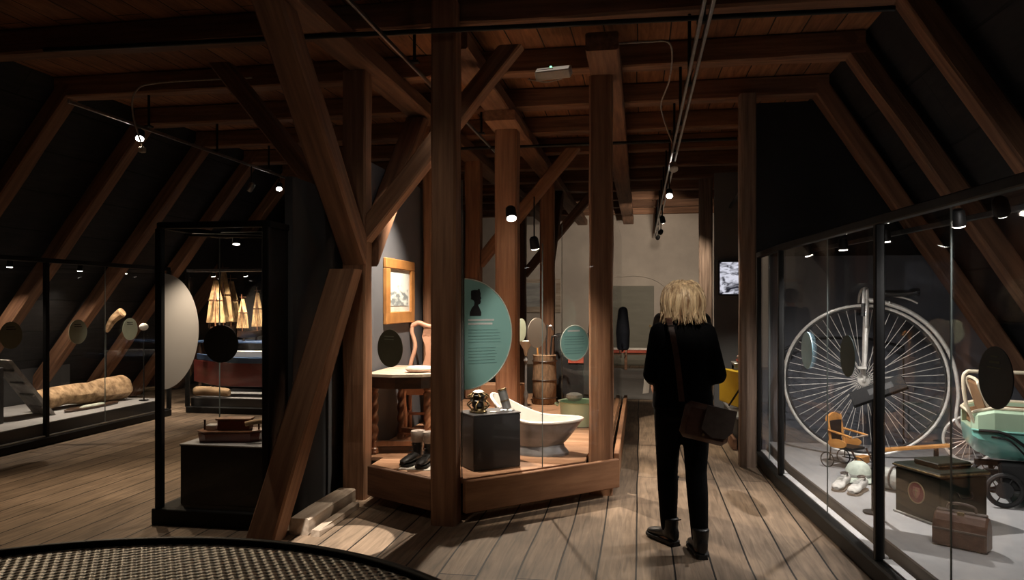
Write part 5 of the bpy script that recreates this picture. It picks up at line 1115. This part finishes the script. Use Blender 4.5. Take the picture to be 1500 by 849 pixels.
m = MB(); m.tube([(-.076, .03, 1.578), (-.070, .085, 1.580), (-.030, .105, 1.578), (.030, .105, 1.578), (.070, .085, 1.580), (.076, .03, 1.578)], .003, 6)
for s in (-1, 1): m.tube([(.034 * s + .024 * cos(2 * pi * k / 16), .106, 1.572 + .018 * sin(2 * pi * k / 16)) for k in range(16)], .002, 6, True)
m.build('glasses', BLACK, wt)
tag(MB().loft([[(x, y, z) for x, y, z in q] for q in ([(.055, 5.00, .95), (.015, 5.11, .93), (.018, 5.111, .93), (.058, 5.001, .95)], [(.075, 5.02, 1.14), (.035, 5.13, 1.12), (.038, 5.131, 1.12), (.078, 5.021, 1.14)])]).build('leaflet', PAPER), 'folded pale leaflet held in the hand of the blonde woman', 'leaflet')
# shoulder bag on her hip
t = thing('shoulder_bag', 'brown leather shoulder bag with a taupe flap hanging on the hip of the blonde woman', 'bag', (.362, 4.565, .715), R(4))
tl_ = M.Rotation(R(13), 4, 'Y')
m = MB(); m.box((0, 0, .115), (.285, .085, .22), m=tl_, b=.028); m.build('body', LEATHN, t, True)
m = MB(); m.loft([[(x, y, z) for x, z in ((-.025, .228), (.150, .232), (.150, .10), (.115, .055), (.04, .045), (-.03, .085))] for y in (-.058, -.046)], m=tl_); m.build('flap', LEATHG, t)
m = MB(); m.cyl((-.012, -.060, .052), (-.012, -.066, .052), .008, n=12, m=tl_); m.build('stud', BRASS, t)
m = MB(); P = smooth([(-.115, .012, .24), (-.125, .018, .34), (-.145, .010, .50), (-.168, .022, .64), (-.182, .058, .715), (-.185, .115, .742), (-.175, .20, .715)], 5)
rings = []
for i, p in enumerate(P): rings.append([p + V((-.017, 0, 0)), p + V((.017, 0, 0)), p + V((.017, -.006, 0)), p + V((-.017, -.006, 0))])
m.loft(rings); st = m.build('strap', LEATHN, t)
m = MB(); p = V((-.176, .036, .675)); m.bar(p + V((-.018, -.006, -.02)), p + V((-.018, -.006, .02)), .006, .005); m.bar(p + V((.018, -.006, -.02)), p + V((.018, -.006, .02)), .006, .005); m.bar(p + V((-.02, -.008, .02)), p + V((.02, -.004, .022)), .006, .005); m.build('buckle', SILV, st)
SJ = dict(head=(.0, .02, 1.60), neck=(0, 0, 1.46), shl=(-.185, 0, 1.40), shr=(.185, 0, 1.40), ell=(-.245, -.02, 1.10), elr=(.245, -.02, 1.10), wrl=(-.25, .06, .86), wrr=(.25, .06, .86),
    pel=(0, 0, .95), hipl=(-.085, 0, .90), hipr=(.085, 0, .90), knl=(-.09, .03, .50), knr=(.09, .02, .50), anl=(-.09, -.03, .085), anr=(.10, -.02, .085), toel=(-.12, .13, .03), toer=(.13, .13, .03))
c1 = dict(SJ, hem=.62)
p2, h2 = person('person in a knee-length dark coat standing just ahead of the blonde woman', (.365, 6.72, 0), R(5), c1, COATB, BLKTROU, LEATHB, BRNH, coat=2.6); hair_shell(p2, h2, BRNH, .10, 0, 5, 130, .98)
mj = dict(SJ, hem=.88, head=(0, .02, 1.63), neck=(0, 0, 1.49), shl=(-.205, 0, 1.43), shr=(.205, 0, 1.43), ell=(-.245, -.02, 1.13), elr=(.245, -.02, 1.13), wrl=(-.235, .08, .89), wrr=(.235, .08, .89))
p3, h3 = person('grey-haired man in a navy jacket, half hidden behind the aisle corner post', (-.445, 10.75, 0), R(-8), mj, NAVY, BLKTROU, LEATHB, GREYH, female=False, coat=.9); hair_shell(p3, h3, GREYH, .05, 0, 8, 80, .96)

# ------------------------------------------------------------------ world, view
w = bpy.data.worlds.new('world'); S.world = w; w.use_nodes = True
w.node_tree.nodes['Background'].inputs[0].default_value = (.9, .8, .7, 1); w.node_tree.nodes['Background'].inputs[1].default_value = .002
S.view_settings.view_transform = 'Standard'; S.view_settings.look = 'None'; S.view_settings.gamma = 1; S.view_settings.use_curve_mapping = False
S.view_settings.exposure = 0
S.cycles.use_denoising = True; S.cycles.max_bounces = 8; S.cycles.transparent_max_bounces = 24; S.cycles.sample_clamp_indirect = 4; S.cycles.caustics_reflective = False; S.cycles.caustics_refractive = False
